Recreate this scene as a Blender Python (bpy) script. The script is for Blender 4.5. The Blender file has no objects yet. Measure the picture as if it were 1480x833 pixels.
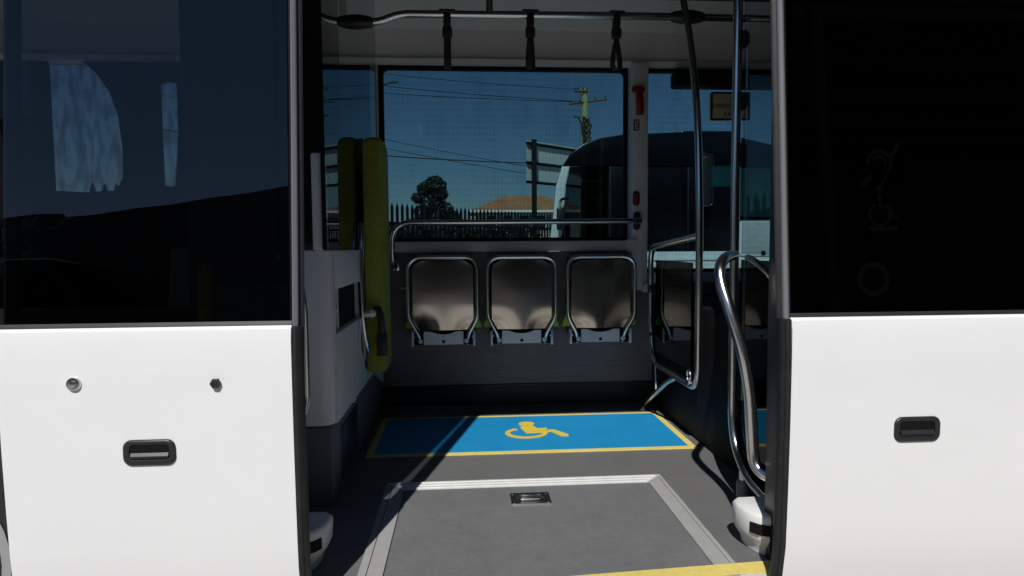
import bpy, bmesh, math, random
from mathutils import Vector, Matrix
R = math.radians
random.seed(7)
scene = bpy.context.scene
C = scene.collection

# ------------------------------------------------------------------ camera, sky, sun, exposure
YAW, PITCH, ROLL = R(4.1), R(-3.7), R(0.4)
cam_d = bpy.data.cameras.new("camera")
cam_d.sensor_width = 36.0
cam_d.lens = 36.0 * 950 / 1480
cam_d.clip_start = 0.02
cam_d.clip_end = 2000
cam = bpy.data.objects.new("camera", cam_d)
C.objects.link(cam)
fw = Vector((math.sin(YAW) * math.cos(PITCH), math.cos(YAW) * math.cos(PITCH), math.sin(PITCH)))
rt = Vector((math.cos(YAW), -math.sin(YAW), 0))
up = rt.cross(fw)
rt2 = rt * math.cos(ROLL) - up * math.sin(ROLL)
up2 = up * math.cos(ROLL) + rt * math.sin(ROLL)
m = Matrix((rt2, up2, -fw)).transposed().to_4x4()
m.translation = Vector((0, 0, 1.22))
cam.matrix_world = m
scene.camera = cam

SUN_EL = R(47.0)
SUN_H = Vector((-0.266, -1.0, 0)).normalized()          # horizontal direction towards the sun
to_sun = Vector((SUN_H.x * math.cos(SUN_EL), SUN_H.y * math.cos(SUN_EL), math.sin(SUN_EL)))
world = bpy.data.worlds.new("World")
scene.world = world
world.use_nodes = True
wn = world.node_tree
bg = wn.nodes["Background"]
sky = wn.nodes.new("ShaderNodeTexSky")
sky.sky_type = 'NISHITA'
sky.sun_disc = False
sky.sun_elevation = SUN_EL
sky.sun_rotation = math.atan2(SUN_H.x, SUN_H.y)
sky.air_density = 1.0
sky.dust_density = 0.0
sky.ozone_density = 6.0
bg.inputs["Strength"].default_value = 0.05
wn.links.new(sky.outputs[0], bg.inputs[0])
sun_d = bpy.data.lights.new("sun", 'SUN')
sun_d.energy = 4.15
sun_d.angle = R(0.5)
sun_d.color = (1.0, 0.97, 0.93)
sun = bpy.data.objects.new("sun", sun_d)
C.objects.link(sun)
sun.rotation_euler = to_sun.to_track_quat('Z', 'Y').to_euler()
sun.location = (-4, -12, 14)
vs = scene.view_settings
vs.view_transform = 'Standard'
vs.look = 'None'
vs.exposure = 0.0
vs.gamma = 1.0
scene.render.engine = 'CYCLES'
cy = scene.cycles
cy.max_bounces = 10
cy.transparent_max_bounces = 24
cy.glossy_bounces = 6
cy.diffuse_bounces = 5
cy.sample_clamp_indirect = 4.0

# ------------------------------------------------------------------ materials
MATS = {}


def pm(name, col, rough=0.5, metal=0.0, var=0.12, scale=18.0, bump=0.0, bscale=None, coat=0.0, stretch=(1, 1, 1), spec=0.5, rvar=0.08, wear=0.0):
    """principled material with procedural colour, gloss and fine relief"""
    m = bpy.data.materials.new(name)
    m.use_nodes = True
    nt = m.node_tree
    b = nt.nodes["Principled BSDF"]
    tc = nt.nodes.new("ShaderNodeTexCoord")
    mp = nt.nodes.new("ShaderNodeMapping")
    mp.inputs["Scale"].default_value = stretch
    nt.links.new(tc.outputs["Object"], mp.inputs[0])
    n1 = nt.nodes.new("ShaderNodeTexNoise")
    n1.inputs["Scale"].default_value = scale
    n1.inputs["Detail"].default_value = 5
    nt.links.new(mp.outputs[0], n1.inputs["Vector"])
    cr = nt.nodes.new("ShaderNodeValToRGB")
    cr.color_ramp.elements[0].position = 0.3
    cr.color_ramp.elements[1].position = 0.7
    cr.color_ramp.elements[0].color = (*[c * (1 - var) for c in col], 1)
    cr.color_ramp.elements[1].color = (*[min(1, c * (1 + var)) for c in col], 1)
    nt.links.new(n1.outputs[0], cr.inputs[0])
    nt.links.new(cr.outputs[0], b.inputs["Base Color"])
    if wear:
        nw = nt.nodes.new("ShaderNodeTexNoise")
        nw.inputs["Scale"].default_value = 3.2
        nw.inputs["Detail"].default_value = 8
        nw.inputs["Roughness"].default_value = 0.7
        nw.inputs["Distortion"].default_value = 1.2
        nt.links.new(tc.outputs["Object"], nw.inputs["Vector"])
        wr_ = nt.nodes.new("ShaderNodeMapRange")
        wr_.inputs["From Min"].default_value = 0.35
        wr_.inputs["From Max"].default_value = 0.68
        wr_.inputs["To Min"].default_value = 1 - wear
        wr_.inputs["To Max"].default_value = 1 + wear
        nt.links.new(nw.outputs[0], wr_.inputs[0])
        vm = nt.nodes.new("ShaderNodeVectorMath")
        vm.operation = 'SCALE'
        nt.links.new(cr.outputs[0], vm.inputs[0])
        nt.links.new(wr_.outputs[0], vm.inputs["Scale"])
        nt.links.new(vm.outputs[0], b.inputs["Base Color"])
    n2 = nt.nodes.new("ShaderNodeTexNoise")
    n2.inputs["Scale"].default_value = scale * 0.35
    n2.inputs["Detail"].default_value = 3
    nt.links.new(mp.outputs[0], n2.inputs["Vector"])
    mr = nt.nodes.new("ShaderNodeMapRange")
    mr.inputs["To Min"].default_value = max(0.01, rough - rvar)
    mr.inputs["To Max"].default_value = min(1, rough + rvar)
    nt.links.new(n2.outputs[0], mr.inputs[0])
    nt.links.new(mr.outputs[0], b.inputs["Roughness"])
    b.inputs["Metallic"].default_value = metal
    b.inputs["Specular IOR Level"].default_value = spec
    if coat:
        b.inputs["Coat Weight"].default_value = coat
        b.inputs["Coat Roughness"].default_value = 0.06
    if bump:
        n3 = nt.nodes.new("ShaderNodeTexNoise")
        n3.inputs["Scale"].default_value = bscale or scale * 4
        n3.inputs["Detail"].default_value = 3
        nt.links.new(mp.outputs[0], n3.inputs["Vector"])
        bp = nt.nodes.new("ShaderNodeBump")
        bp.inputs["Strength"].default_value = bump
        bp.inputs["Distance"].default_value = 0.002
        nt.links.new(n3.outputs[0], bp.inputs["Height"])
        nt.links.new(bp.outputs[0], b.inputs["Normal"])
    MATS[name] = m
    return m


def glass(name, tint, ior=1.5, film=0.0, dots=False):
    """thin solid pane: each face lets tinted light straight through, the outer face also mirrors by Fresnel"""
    m = bpy.data.materials.new(name)
    m.use_nodes = True
    nt = m.node_tree
    nt.nodes.remove(nt.nodes["Principled BSDF"])
    out = nt.nodes["Material Output"]
    tr = nt.nodes.new("ShaderNodeBsdfTransparent")
    t = [math.sqrt(c) for c in tint]
    tr.inputs[0].default_value = (*t, 1)
    if film:
        tc = nt.nodes.new("ShaderNodeTexCoord")
        mp = nt.nodes.new("ShaderNodeMapping")
        mp.inputs["Scale"].default_value = (14, 1, 5) if dots else (30, 1, 9)
        mp.inputs["Rotation"].default_value = (0, R(6), 0)
        nt.links.new(tc.outputs["Object"], mp.inputs[0])
        n = nt.nodes.new("ShaderNodeTexNoise")
        n.inputs["Scale"].default_value = 1.0
        n.inputs["Detail"].default_value = 4
        nt.links.new(mp.outputs[0], n.inputs["Vector"])
        if dots:
            sp = nt.nodes.new("ShaderNodeSeparateXYZ")
            nt.links.new(tc.outputs["Object"], sp.inputs[0])
            waves = []
            for ch, per in (("X", 0.021), ("Z", 0.034)):
                mm = nt.nodes.new("ShaderNodeMath")
                mm.operation = 'MULTIPLY'
                mm.inputs[1].default_value = 2 * math.pi / per
                nt.links.new(sp.outputs[ch], mm.inputs[0])
                sn = nt.nodes.new("ShaderNodeMath")
                sn.operation = 'SINE'
                nt.links.new(mm.outputs[0], sn.inputs[0])
                waves.append(sn)
            mn = nt.nodes.new("ShaderNodeMath")
            mn.operation = 'MINIMUM'
            nt.links.new(waves[0].outputs[0], mn.inputs[0])
            nt.links.new(waves[1].outputs[0], mn.inputs[1])
            sc = nt.nodes.new("ShaderNodeMath")
            sc.operation = 'MULTIPLY_ADD'
            sc.inputs[1].default_value = -0.16
            nt.links.new(mn.outputs[0], sc.inputs[0])
            nt.links.new(n.outputs[0], sc.inputs[2])
            n = sc
        cr = nt.nodes.new("ShaderNodeValToRGB")
        cr.color_ramp.elements[0].position = 0.36
        cr.color_ramp.elements[1].position = 0.56
        cr.color_ramp.elements[0].color = (*[c * (1 - film) for c in t], 1)
        cr.color_ramp.elements[1].color = (*t, 1)
        nt.links.new(n.outputs[0], cr.inputs[0])
        nt.links.new(cr.outputs[0], tr.inputs[0])
    gl = nt.nodes.new("ShaderNodeBsdfGlossy")
    gl.inputs["Roughness"].default_value = 0.01
    fr = nt.nodes.new("ShaderNodeFresnel")
    fr.inputs[0].default_value = ior
    ge = nt.nodes.new("ShaderNodeNewGeometry")
    inv = nt.nodes.new("ShaderNodeMath")
    inv.operation = 'SUBTRACT'
    inv.inputs[0].default_value = 1.0
    nt.links.new(ge.outputs["Backfacing"], inv.inputs[1])
    mu = nt.nodes.new("ShaderNodeMath")
    mu.operation = 'MULTIPLY'
    nt.links.new(fr.outputs[0], mu.inputs[0])
    nt.links.new(inv.outputs[0], mu.inputs[1])
    mx = nt.nodes.new("ShaderNodeMixShader")
    nt.links.new(mu.outputs[0], mx.inputs[0])
    nt.links.new(tr.outputs[0], mx.inputs[1])
    nt.links.new(gl.outputs[0], mx.inputs[2])
    nt.links.new(mx.outputs[0], out.inputs["Surface"])
    MATS[name] = m
    return m


def fabric_green():
    m = pm('green_fabric', (0.34, 0.37, 0.05), 0.85, var=0.2, scale=60, bump=0.4, bscale=500)
    nt = m.node_tree
    b = nt.nodes["Principled BSDF"]
    old = b.inputs["Base Color"].links[0].from_socket
    tc = nt.nodes.new("ShaderNodeTexCoord")
    mp = nt.nodes.new("ShaderNodeMapping")
    mp.inputs["Rotation"].default_value = (0, R(40), 0)
    nt.links.new(tc.outputs["Object"], mp.inputs[0])
    w = nt.nodes.new("ShaderNodeTexWave")
    w.inputs["Scale"].default_value = 36
    w.inputs["Distortion"].default_value = 1.0
    nt.links.new(mp.outputs[0], w.inputs["Vector"])
    ns = nt.nodes.new("ShaderNodeTexNoise")
    ns.inputs["Scale"].default_value = 9
    nt.links.new(tc.outputs["Object"], ns.inputs["Vector"])
    ml = nt.nodes.new("ShaderNodeMath")
    ml.operation = 'MULTIPLY'
    nt.links.new(w.outputs["Fac"], ml.inputs[0])
    nt.links.new(ns.outputs[0], ml.inputs[1])
    cr = nt.nodes.new("ShaderNodeValToRGB")
    cr.color_ramp.elements[0].position = 0.28
    cr.color_ramp.elements[1].position = 0.46
    nt.links.new(ml.outputs[0], cr.inputs[0])
    mix = nt.nodes.new("ShaderNodeMix")
    mix.data_type = 'RGBA'
    nt.links.new(cr.outputs[0], mix.inputs["Factor"])
    nt.links.new(old, mix.inputs["A"])
    mix.inputs["B"].default_value = (0.20, 0.215, 0.03, 1)
    nt.links.new(mix.outputs["Result"], b.inputs["Base Color"])
    return m


def wood_laminate():
    m = pm('laminate', (0.20, 0.165, 0.158), 0.45, var=0.2, scale=9, bump=0.25, bscale=40, stretch=(1, 1, 14))
    return m


pm('white_paint', (0.80, 0.80, 0.80), 0.30, wear=0.012, var=0.008, scale=3, coat=0.5, rvar=0.05)
pm('white_plastic', (0.72, 0.72, 0.71), 0.42, var=0.03, scale=8, bump=0.05, bscale=300)
pm('grey_plastic', (0.72, 0.72, 0.72), 0.5, var=0.04, scale=7, bump=0.08, bscale=350)
pm('coving_grey', (0.84, 0.83, 0.79), 0.55, var=0.04, scale=5)
pm('cladding', (0.76, 0.765, 0.78), 0.38, var=0.04, scale=5, bump=0.05, bscale=250)
pm('ceiling_dark', (0.035, 0.035, 0.035), 0.7, var=0.1, scale=8)
pm('dark_plastic', (0.018, 0.018, 0.02), 0.4, var=0.2, scale=14, bump=0.08, bscale=300)
pm('black_matte', (0.006, 0.006, 0.007), 0.65, var=0.2, scale=14, spec=0.15)
pm('rubber', (0.016, 0.016, 0.018), 0.5, var=0.2, scale=25, bump=0.05, spec=0.35)
pm('grey_trim', (0.19, 0.184, 0.20), 0.45, metal=0.1, var=0.06, scale=20, stretch=(1, 1, 0.1))
pm('vinyl_floor', (0.142, 0.142, 0.143), 0.55, wear=0.07, var=0.08, scale=90, bump=0.12, bscale=260)
pm('hatch_vinyl', (0.158, 0.160, 0.164), 0.55, wear=0.08, var=0.07, scale=60, bump=0.12, bscale=260)
pm('kick_dark', (0.016, 0.019, 0.026), 0.5, var=0.2, scale=10)
pm('aluminium', (0.72, 0.72, 0.71), 0.42, metal=0.15, var=0.05, scale=30, stretch=(1, 0.2, 1))
pm('strip_grey', (0.36, 0.36, 0.355), 0.5, metal=0.0, var=0.06, scale=30)
pm('steel', (0.70, 0.69, 0.67), 0.22, metal=1.0, var=0.04, scale=40, rvar=0.05)
pm('polished_pan', (0.56, 0.51, 0.44), 0.13, metal=1.0, var=0.03, scale=4, stretch=(1, 1, 0.3), rvar=0.03)
pm('bracket_steel', (0.80, 0.80, 0.84), 0.4, metal=0.25, var=0.08, scale=25)
pm('blue_mat', (0.012, 0.26, 0.55), 0.5, wear=0.05, var=0.05, scale=40, bump=0.12, bscale=260)
pm('yellow_paint', (0.74, 0.56, 0.07), 0.5, var=0.06, scale=60)
pm('pale_yellow', (0.76, 0.62, 0.17), 0.5, wear=0.08, var=0.06, scale=60)
pm('red_plastic', (0.25, 0.012, 0.01), 0.35, var=0.08, scale=25)
pm('sign_cream', (0.80, 0.73, 0.45), 0.5, var=0.04, scale=10)
pm('sign_print', (0.02, 0.02, 0.02), 0.6, var=0.05)
pm('sticker_dim', (0.0012, 0.0011, 0.0010), 0.9, var=0.1, spec=0.02)
pm('strap_web', (0.028, 0.027, 0.025), 0.7, var=0.15, scale=60, bump=0.2, bscale=300)
fabric_green()
wood_laminate()
pm('green_vinyl', (0.42, 0.58, 0.06), 0.5, var=0.1, scale=20)
pm('plinth_grey', (0.13, 0.135, 0.14), 0.5, var=0.1, scale=8)
pm('teal_glass', (0.012, 0.055, 0.062), 0.12, var=0.3, scale=2)
pm('tyre', (0.014, 0.014, 0.014), 0.8, var=0.2, scale=30, bump=0.2)
pm('wheel_silver', (0.55, 0.56, 0.57), 0.3, metal=0.7, var=0.05)
pm('asphalt', (0.050, 0.049, 0.047), 0.9, var=0.3, scale=3.0, bump=0.6, bscale=60)
pm('concrete', (0.32, 0.315, 0.30), 0.9, var=0.15, scale=1.0, bump=0.3, bscale=40)
pm('fence_black', (0.007, 0.007, 0.008), 0.6, var=0.2, scale=10, spec=0.2)
pm('roof_tile', (0.46, 0.21, 0.10), 0.8, var=0.2, scale=2.5, bump=0.5, bscale=14)
pm('render_wall', (0.46, 0.38, 0.27), 0.85, var=0.08, scale=2, bump=0.2)
pm('window_dark', (0.02, 0.025, 0.03), 0.1, var=0.1)
pm('timber_pole', (0.34, 0.33, 0.15), 0.85, var=0.2, scale=4, stretch=(1, 1, 0.1), bump=0.4)
pm('timber_arm', (0.18, 0.14, 0.07), 0.85, var=0.2, scale=6, bump=0.3)
pm('insulator', (0.05, 0.03, 0.025), 0.3, var=0.2)
pm('wire', (0.02, 0.02, 0.02), 0.6, var=0.1)
pm('board_back', (0.66, 0.71, 0.68), 0.6, var=0.05, scale=1.5)
pm('board_frame', (0.008, 0.009, 0.01), 0.6, var=0.1, spec=0.2)
pm('bark', (0.06, 0.045, 0.03), 0.9, var=0.3, scale=8, bump=0.5)
pm('leaf', (0.013, 0.021, 0.008), 0.7, var=0.45, scale=2.5)
pm('hedge_leaf', (0.014, 0.020, 0.008), 0.8, var=0.5, scale=3)
pm('shed_sheet', (0.035, 0.036, 0.038), 0.7, var=0.15, scale=2)
pm('shed_steel', (0.075, 0.075, 0.078), 0.5, var=0.1)
pm('bus_black', (0.005, 0.0055, 0.008), 0.2, var=0.2, scale=4, spec=0.3)
pm('van_paint', (0.025, 0.028, 0.032), 0.25, var=0.05, coat=0.6)
pm('van_cabin', (0.005, 0.006, 0.006), 0.9, var=0.2, spec=0.0)
pm('bollard_yellow', (0.22, 0.13, 0.012), 0.5, var=0.1)
pm('soil', (0.05, 0.045, 0.035), 0.95, var=0.3, scale=2, bump=0.4)
glass('window_tint', (0.20, 0.335, 0.365), 1.5, film=0.09, dots=True)
glass('leaf_glass', (0.22, 0.24, 0.26), 1.75)
glass('clear_glass', (0.86, 0.88, 0.88), 1.4)
glass('dark_leaf_glass', (0.10, 0.10, 0.11), 1.55)
glass('driver_glass', (0.86, 0.97, 0.98), 1.5, film=0.30)
glass('screen_glass', (0.62, 0.66, 0.68), 1.6)
glass('dark_screen', (0.035, 0.038, 0.042), 1.62)
glass('other_glass', (0.10, 0.12, 0.13), 1.5)

# ------------------------------------------------------------------ mesh helpers


class MB:
    def __init__(self):
        self.bm = bmesh.new()

    def box(self, a, b, bevel=0.0, seg=2):
        t = bmesh.new()
        bmesh.ops.create_cube(t, size=1)
        a, b = Vector(a), Vector(b)
        lo = Vector((min(a.x, b.x), min(a.y, b.y), min(a.z, b.z)))
        hi = Vector((max(a.x, b.x), max(a.y, b.y), max(a.z, b.z)))
        for v in t.verts:
            v.co = Vector(((lo.x + hi.x) / 2 + v.co.x * (hi.x - lo.x), (lo.y + hi.y) / 2 + v.co.y * (hi.y - lo.y), (lo.z + hi.z) / 2 + v.co.z * (hi.z - lo.z)))
        if bevel > 0:
            bmesh.ops.bevel(t, geom=t.edges[:], offset=bevel, segments=seg, affect='EDGES', profile=0.5)
        self.join(t)
        return self

    def join(self, t, mat=None):
        if mat is not None:
            t.transform(mat)
        me = bpy.data.meshes.new("tmp")
        t.to_mesh(me)
        t.free()
        self.bm.from_mesh(me)
        bpy.data.meshes.remove(me)

    def prism(self, poly, axis, d0, d1, bevel=0.0):
        """closed polygon (2D) extruded along an axis: 'x' poly=(y,z), 'y' poly=(x,z), 'z' poly=(x,y)"""
        def p3(p, d):
            if axis == 'x':
                return (d, p[0], p[1])
            if axis == 'y':
                return (p[0], d, p[1])
            return (p[0], p[1], d)
        t = bmesh.new()
        va = [t.verts.new(p3(p, d0)) for p in poly]
        vb = [t.verts.new(p3(p, d1)) for p in poly]
        n = len(poly)
        fa = t.faces.new(va)
        fb = t.faces.new(vb[::-1])
        for i in range(n):
            t.faces.new((va[i], vb[i], vb[(i + 1) % n], va[(i + 1) % n]))
        bmesh.ops.recalc_face_normals(t, faces=t.faces[:])
        if bevel > 0:
            es = [e for e in t.edges if (e in fa.edges or e in fb.edges)]
            bmesh.ops.bevel(t, geom=es, offset=bevel, segments=2, affect='EDGES', profile=0.5)
        bmesh.ops.triangulate(t, faces=[f for f in t.faces if len(f.verts) > 4])
        self.join(t)
        return self

    def ring(self, outer, inner, axis, d0, d1):
        """frame between two loops of equal length, extruded"""
        def p3(p, d):
            if axis == 'x':
                return (d, p[0], p[1])
            if axis == 'y':
                return (p[0], d, p[1])
            return (p[0], p[1], d)
        t = bmesh.new()
        n = len(outer)
        A = [t.verts.new(p3(p, d0)) for p in outer]
        B = [t.verts.new(p3(p, d0)) for p in inner]
        A2 = [t.verts.new(p3(p, d1)) for p in outer]
        B2 = [t.verts.new(p3(p, d1)) for p in inner]
        for i in range(n):
            j = (i + 1) % n
            t.faces.new((A[i], A[j], B[j], B[i]))
            t.faces.new((A2[j], A2[i], B2[i], B2[j]))
            t.faces.new((A[j], A[i], A2[i], A2[j]))
            t.faces.new((B[i], B[j], B2[j], B2[i]))
        bmesh.ops.recalc_face_normals(t, faces=t.faces[:])
        self.join(t)
        return self

    def tube(self, pts, r, n=12, closed=False, flat=None):
        """swept tube; r a number or list; flat=(w,h) gives an elliptical section"""
        pts = [Vector(p) for p in pts]
        k = len(pts)
        rr = r if isinstance(r, (list, tuple)) else [r] * k
        tang = []
        for i in range(k):
            if closed:
                d = pts[(i + 1) % k] - pts[i - 1]
            else:
                d = pts[min(i + 1, k - 1)] - pts[max(i - 1, 0)]
            tang.append(d.normalized())
        t0 = tang[0]
        a = Vector((0, 0, 1)) if abs(t0.z) < 0.9 else Vector((1, 0, 0))
        nrm = (a - t0 * a.dot(t0)).normalized()
        t = bmesh.new()
        rings = []
        for i in range(k):
            if i:
                nrm = (nrm - tang[i] * nrm.dot(tang[i])).normalized()
            bn = tang[i].cross(nrm)
            ring = []
            for j in range(n):
                a = 2 * math.pi * j / n
                fx, fy = flat or (1, 1)
                ring.append(t.verts.new(pts[i] + (nrm * math.cos(a) * fx + bn * math.sin(a) * fy) * rr[i]))
            rings.append(ring)
        for i in range(k if closed else k - 1):
            A, B = rings[i], rings[(i + 1) % k]
            for j in range(n):
                t.faces.new((A[j], A[(j + 1) % n], B[(j + 1) % n], B[j]))
        if not closed:
            t.faces.new(rings[0][::-1])
            t.faces.new(rings[-1])
        bmesh.ops.recalc_face_normals(t, faces=t.faces[:])
        self.join(t)
        return self

    def lathe(self, prof, origin, axis='z', n=20):
        """prof: (radius, height) along the axis"""
        t = bmesh.new()
        o = Vector(origin)
        rings = []
        for (r, h) in prof:
            ring = []
            for j in range(n):
                a = 2 * math.pi * j / n
                c, s = math.cos(a) * r, math.sin(a) * r
                p = {'z': (c, s, h), 'y': (c, h, s), 'x': (h, c, s)}[axis]
                ring.append(t.verts.new(o + Vector(p)))
            rings.append(ring)
        for A, B in zip(rings, rings[1:]):
            for j in range(n):
                t.faces.new((A[j], A[(j + 1) % n], B[(j + 1) % n], B[j]))
        t.faces.new(rings[0][::-1])
        t.faces.new(rings[-1])
        bmesh.ops.recalc_face_normals(t, faces=t.faces[:])
        self.join(t)
        return self

    def quad(self, a, b, c, d):
        vs_ = [self.bm.verts.new(p) for p in (a, b, c, d)]
        self.bm.faces.new(vs_)
        return self


def fillet(pts, r, seg=6):
    pts = [Vector(p) for p in pts]
    rs = r if isinstance(r, (list, tuple)) else [r] * len(pts)
    out = [pts[0]]
    for i in range(1, len(pts) - 1):
        a, b, c = pts[i - 1], pts[i], pts[i + 1]
        d1, d2 = (a - b), (c - b)
        k = min(rs[i], d1.length * 0.49, d2.length * 0.49)
        p1, p2 = b + d1.normalized() * k, b + d2.normalized() * k
        for s in range(seg + 1):
            t = s / seg
            out.append(p1 * (1 - t) ** 2 + b * 2 * t * (1 - t) + p2 * t * t)
    out.append(pts[-1])
    return out


def spline(pts, seg=6):
    pts = [Vector(p) for p in pts]
    out = []
    for i in range(len(pts) - 1):
        p0, p1, p2, p3 = pts[max(i - 1, 0)], pts[i], pts[i + 1], pts[min(i + 2, len(pts) - 1)]
        for s in range(seg):
            t = s / seg
            out.append(0.5 * ((2 * p1) + (p2 - p0) * t + (2 * p0 - 5 * p1 + 4 * p2 - p3) * t * t + (3 * p1 - p0 - 3 * p2 + p3) * t ** 3))
    out.append(pts[-1])
    return out


def rrect(x0, x1, z0, z1, r, seg=5):
    out = []
    for cx, cz, a0 in ((x1 - r, z0 + r, -90), (x1 - r, z1 - r, 0), (x0 + r, z1 - r, 90), (x0 + r, z0 + r, 180)):
        for s in range(seg + 1):
            a = R(a0 + 90 * s / seg)
            out.append((cx + r * math.cos(a), cz + r * math.sin(a)))
    return out


def ell(cx, cy, rx, ry, n=28, rot=0):
    return [(cx + rx * math.cos(2 * math.pi * i / n) * math.cos(rot) - ry * math.sin(2 * math.pi * i / n) * math.sin(rot),
             cy + rx * math.cos(2 * math.pi * i / n) * math.sin(rot) + ry * math.sin(2 * math.pi * i / n) * math.cos(rot)) for i in range(n)]


ORIGIN = {}


def obj(name, mb, mat, parent=None, smooth=True, angle=32, local=False, label=None, kind=None):
    me = bpy.data.meshes.new(name)
    mb.bm.to_mesh(me)
    mb.bm.free()
    me.materials.append(MATS[mat])
    if smooth:
        me.shade_smooth()
        me.set_sharp_from_angle(angle=R(angle))
    o = bpy.data.objects.new(name, me)
    C.objects.link(o)
    if parent is not None:
        o.parent = parent
        if parent.type == 'EMPTY' and not local:
            o.matrix_parent_inverse = Matrix.Translation(-parent.location)
    if label:
        o['label'] = label
    if kind:
        o['kind'] = kind
    return o


def tag(o, label, cat, group=None):
    o['label'] = label
    o['category'] = cat
    if group:
        o['group'] = group
    return o


def thing(name, label, cat, loc, group=None):
    o = bpy.data.objects.new(name, None)
    o.empty_display_size = 0.1
    o.location = loc
    C.objects.link(o)
    return tag(o, label, cat, group)


def copy_tree(o, parent=None):
    c = o.copy()
    C.objects.link(c)
    if parent is not None:
        c.parent = parent
    for ch in list(o.children):
        copy_tree(ch, c)
    return c


# ------------------------------------------------------------------ ground
FL = 0.32                                   # bus floor height
g = MB()
g.box((-300, -200, -0.3), (300, 500, 0.0))
gr = obj('ground', g, 'concrete', smooth=False)
gr['kind'] = 'structure'
g = MB()
g.prism([(-60, 10.0), (-60, 13.0 - 2.2 * 1.3), (60, 19 + 60 * 1.3), (60, 500), (-300, 500), (-300, 10)], 'z', 0.004, 0.012)
v = obj('verge', g, 'soil', smooth=False)
v['kind'] = 'structure'

# ------------------------------------------------------------------ the bus
bus = thing('accessible_bus', 'white low-floor bus with its double doors slid open on a blue wheelchair bay', 'bus', (0.5, 2.7, 0))

# --- floor
g = MB()
g.box((-0.62, 1.645, FL - 0.049), (2.6, 3.66, FL))
floor = obj('floor', g, 'vinyl_floor', bus, smooth=False)
g = MB()
g.box((-2.55, 1.76, FL - 0.06), (-0.625, 3.66, FL - 0.002))
obj('cab_floor', g, 'kick_dark', bus, smooth=False)
g = MB()
g.box((2.605, 1.76, FL - 0.06), (4.4, 3.66, FL - 0.002))
obj('rear_floor', g, 'kick_dark', bus, smooth=False)
g = MB()
g.prism([(-0.36, 1.620), (0.86, 1.688), (0.86, 1.746), (-0.36, 1.664)], 'z', FL - 0.05, FL + 0.008)
obj('yellow_step_edge', g, 'pale_yellow', floor)
g = MB()
g.prism([(-0.37, 1.590), (0.87, 1.654), (0.87, 1.684), (-0.37, 1.616)], 'z', FL - 0.14, FL + 0.006)
obj('step_nosing', g, 'aluminium', floor)
# --- wheelchair bay
mx0, mx1, my0, my1 = -0.432, 1.016, 2.785, 3.415
bw = 0.030
g = MB()
g.box((mx0 + bw, my0 + bw, FL), (mx1 - bw, my1 - bw * 0.8, FL + 0.004))
mat_o = obj('wheelchair_bay_mat', g, 'blue_mat', bus, smooth=False, label='blue wheelchair bay marking on the grey floor')
for a, b in (((mx0, my0), (mx1, my0 + bw)), ((mx0, my1 - bw * 0.8), (mx1, my1)), ((mx0, my0 + bw), (mx0 + bw, my1 - bw * 0.8)), ((mx1 - bw, my0 + bw), (mx1, my1 - bw * 0.8))):
    g = MB()
    g.box((a[0], a[1], FL), (b[0], b[1], FL + 0.0042))
    obj('mat_border', g, 'pale_yellow', mat_o, smooth=False)
zs = FL + 0.0045
g = MB()
g.prism(ell(0.300, 3.236, 0.040, 0.040, 20), 'z', zs, zs + 0.002)
g.prism([(0.262, 3.178), (0.285, 3.200), (0.33, 3.196), (0.345, 3.152), (0.392, 3.156), (0.392, 3.132), (0.348, 3.122), (0.392, 3.112), (0.380, 3.078), (0.284, 3.075)][::-1], 'z', zs, zs + 0.002)
# wheel: an open ring round the torso
a0, a1, n = R(118), R(395), 34
outer, inner = [], []
for i in range(n + 1):
    a = a0 + (a1 - a0) * i / n
    outer.append((0.285 + 0.102 * math.cos(a), 3.078 + 0.088 * math.sin(a)))
    inner.append((0.285 + 0.078 * math.cos(a), 3.078 + 0.062 * math.sin(a)))
for i in range(n):
    g.prism([outer[i], outer[i + 1], inner[i + 1], inner[i]], 'z', zs + 0.0004, zs + 0.0026)
g.prism([(0.386, 3.122), (0.425, 3.122), (0.482, 3.035), (0.476, 3.008), (0.444, 3.010), (0.406, 3.088), (0.386, 3.088)][::-1], 'z', zs, zs + 0.002)
obj('wheelchair_symbol', g, 'yellow_paint', mat_o, smooth=False)
# --- ramp hatch
hx0, hx1, hy0, hy1 = -0.302, 0.750, 1.668, 2.462
g = MB()
g.box((hx0 + 0.072, hy0, FL), (hx1 - 0.068, hy1 - 0.076, FL + 0.004))
hatch = obj('ramp_hatch', g, 'hatch_vinyl', bus, smooth=False, label='grey fold-out ramp plate set in the floor')
g = MB()
g.prism([(hx0, hy1), (hx1, hy1), (hx1 - 0.068, hy1 - 0.074), (hx0 + 0.072, hy1 - 0.074)], 'z', FL, FL + 0.006)
for k in range(3):
    t = (k + 0.5) / 3.0
    yy = hy1 - 0.074 * t
    g.box((hx0 + 0.072 * t + 0.012, yy - 0.007, FL + 0.006), (hx1 - 0.068 * t - 0.012, yy + 0.007, FL + 0.0095), 0.0015, 1)
obj('hatch_hinge_strip', g, 'aluminium', hatch)
g = MB()
g.prism([(hx0, hy0), (hx0, hy1 - 0.004), (hx0 + 0.022, hy1 - 0.026), (hx0 + 0.022, hy0)], 'z', FL, FL + 0.0055)
g.prism([(hx0 + 0.025, hy0), (hx0 + 0.025, hy1 - 0.029), (hx0 + 0.069, hy1 - 0.077), (hx0 + 0.069, hy0)], 'z', FL, FL + 0.0065)
obj('hatch_side_strip', g, 'strip_grey', hatch)
g = MB()
g.prism([(hx1, hy0), (hx1, hy1 - 0.004), (hx1 - 0.014, hy1 - 0.02), (hx1 - 0.014, hy0)], 'z', FL, FL + 0.0055)
g.prism([(hx1 - 0.017, hy0), (hx1 - 0.017, hy1 - 0.024), (hx1 - 0.066, hy1 - 0.077), (hx1 - 0.066, hy0)], 'z', FL, FL + 0.0065)
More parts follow.
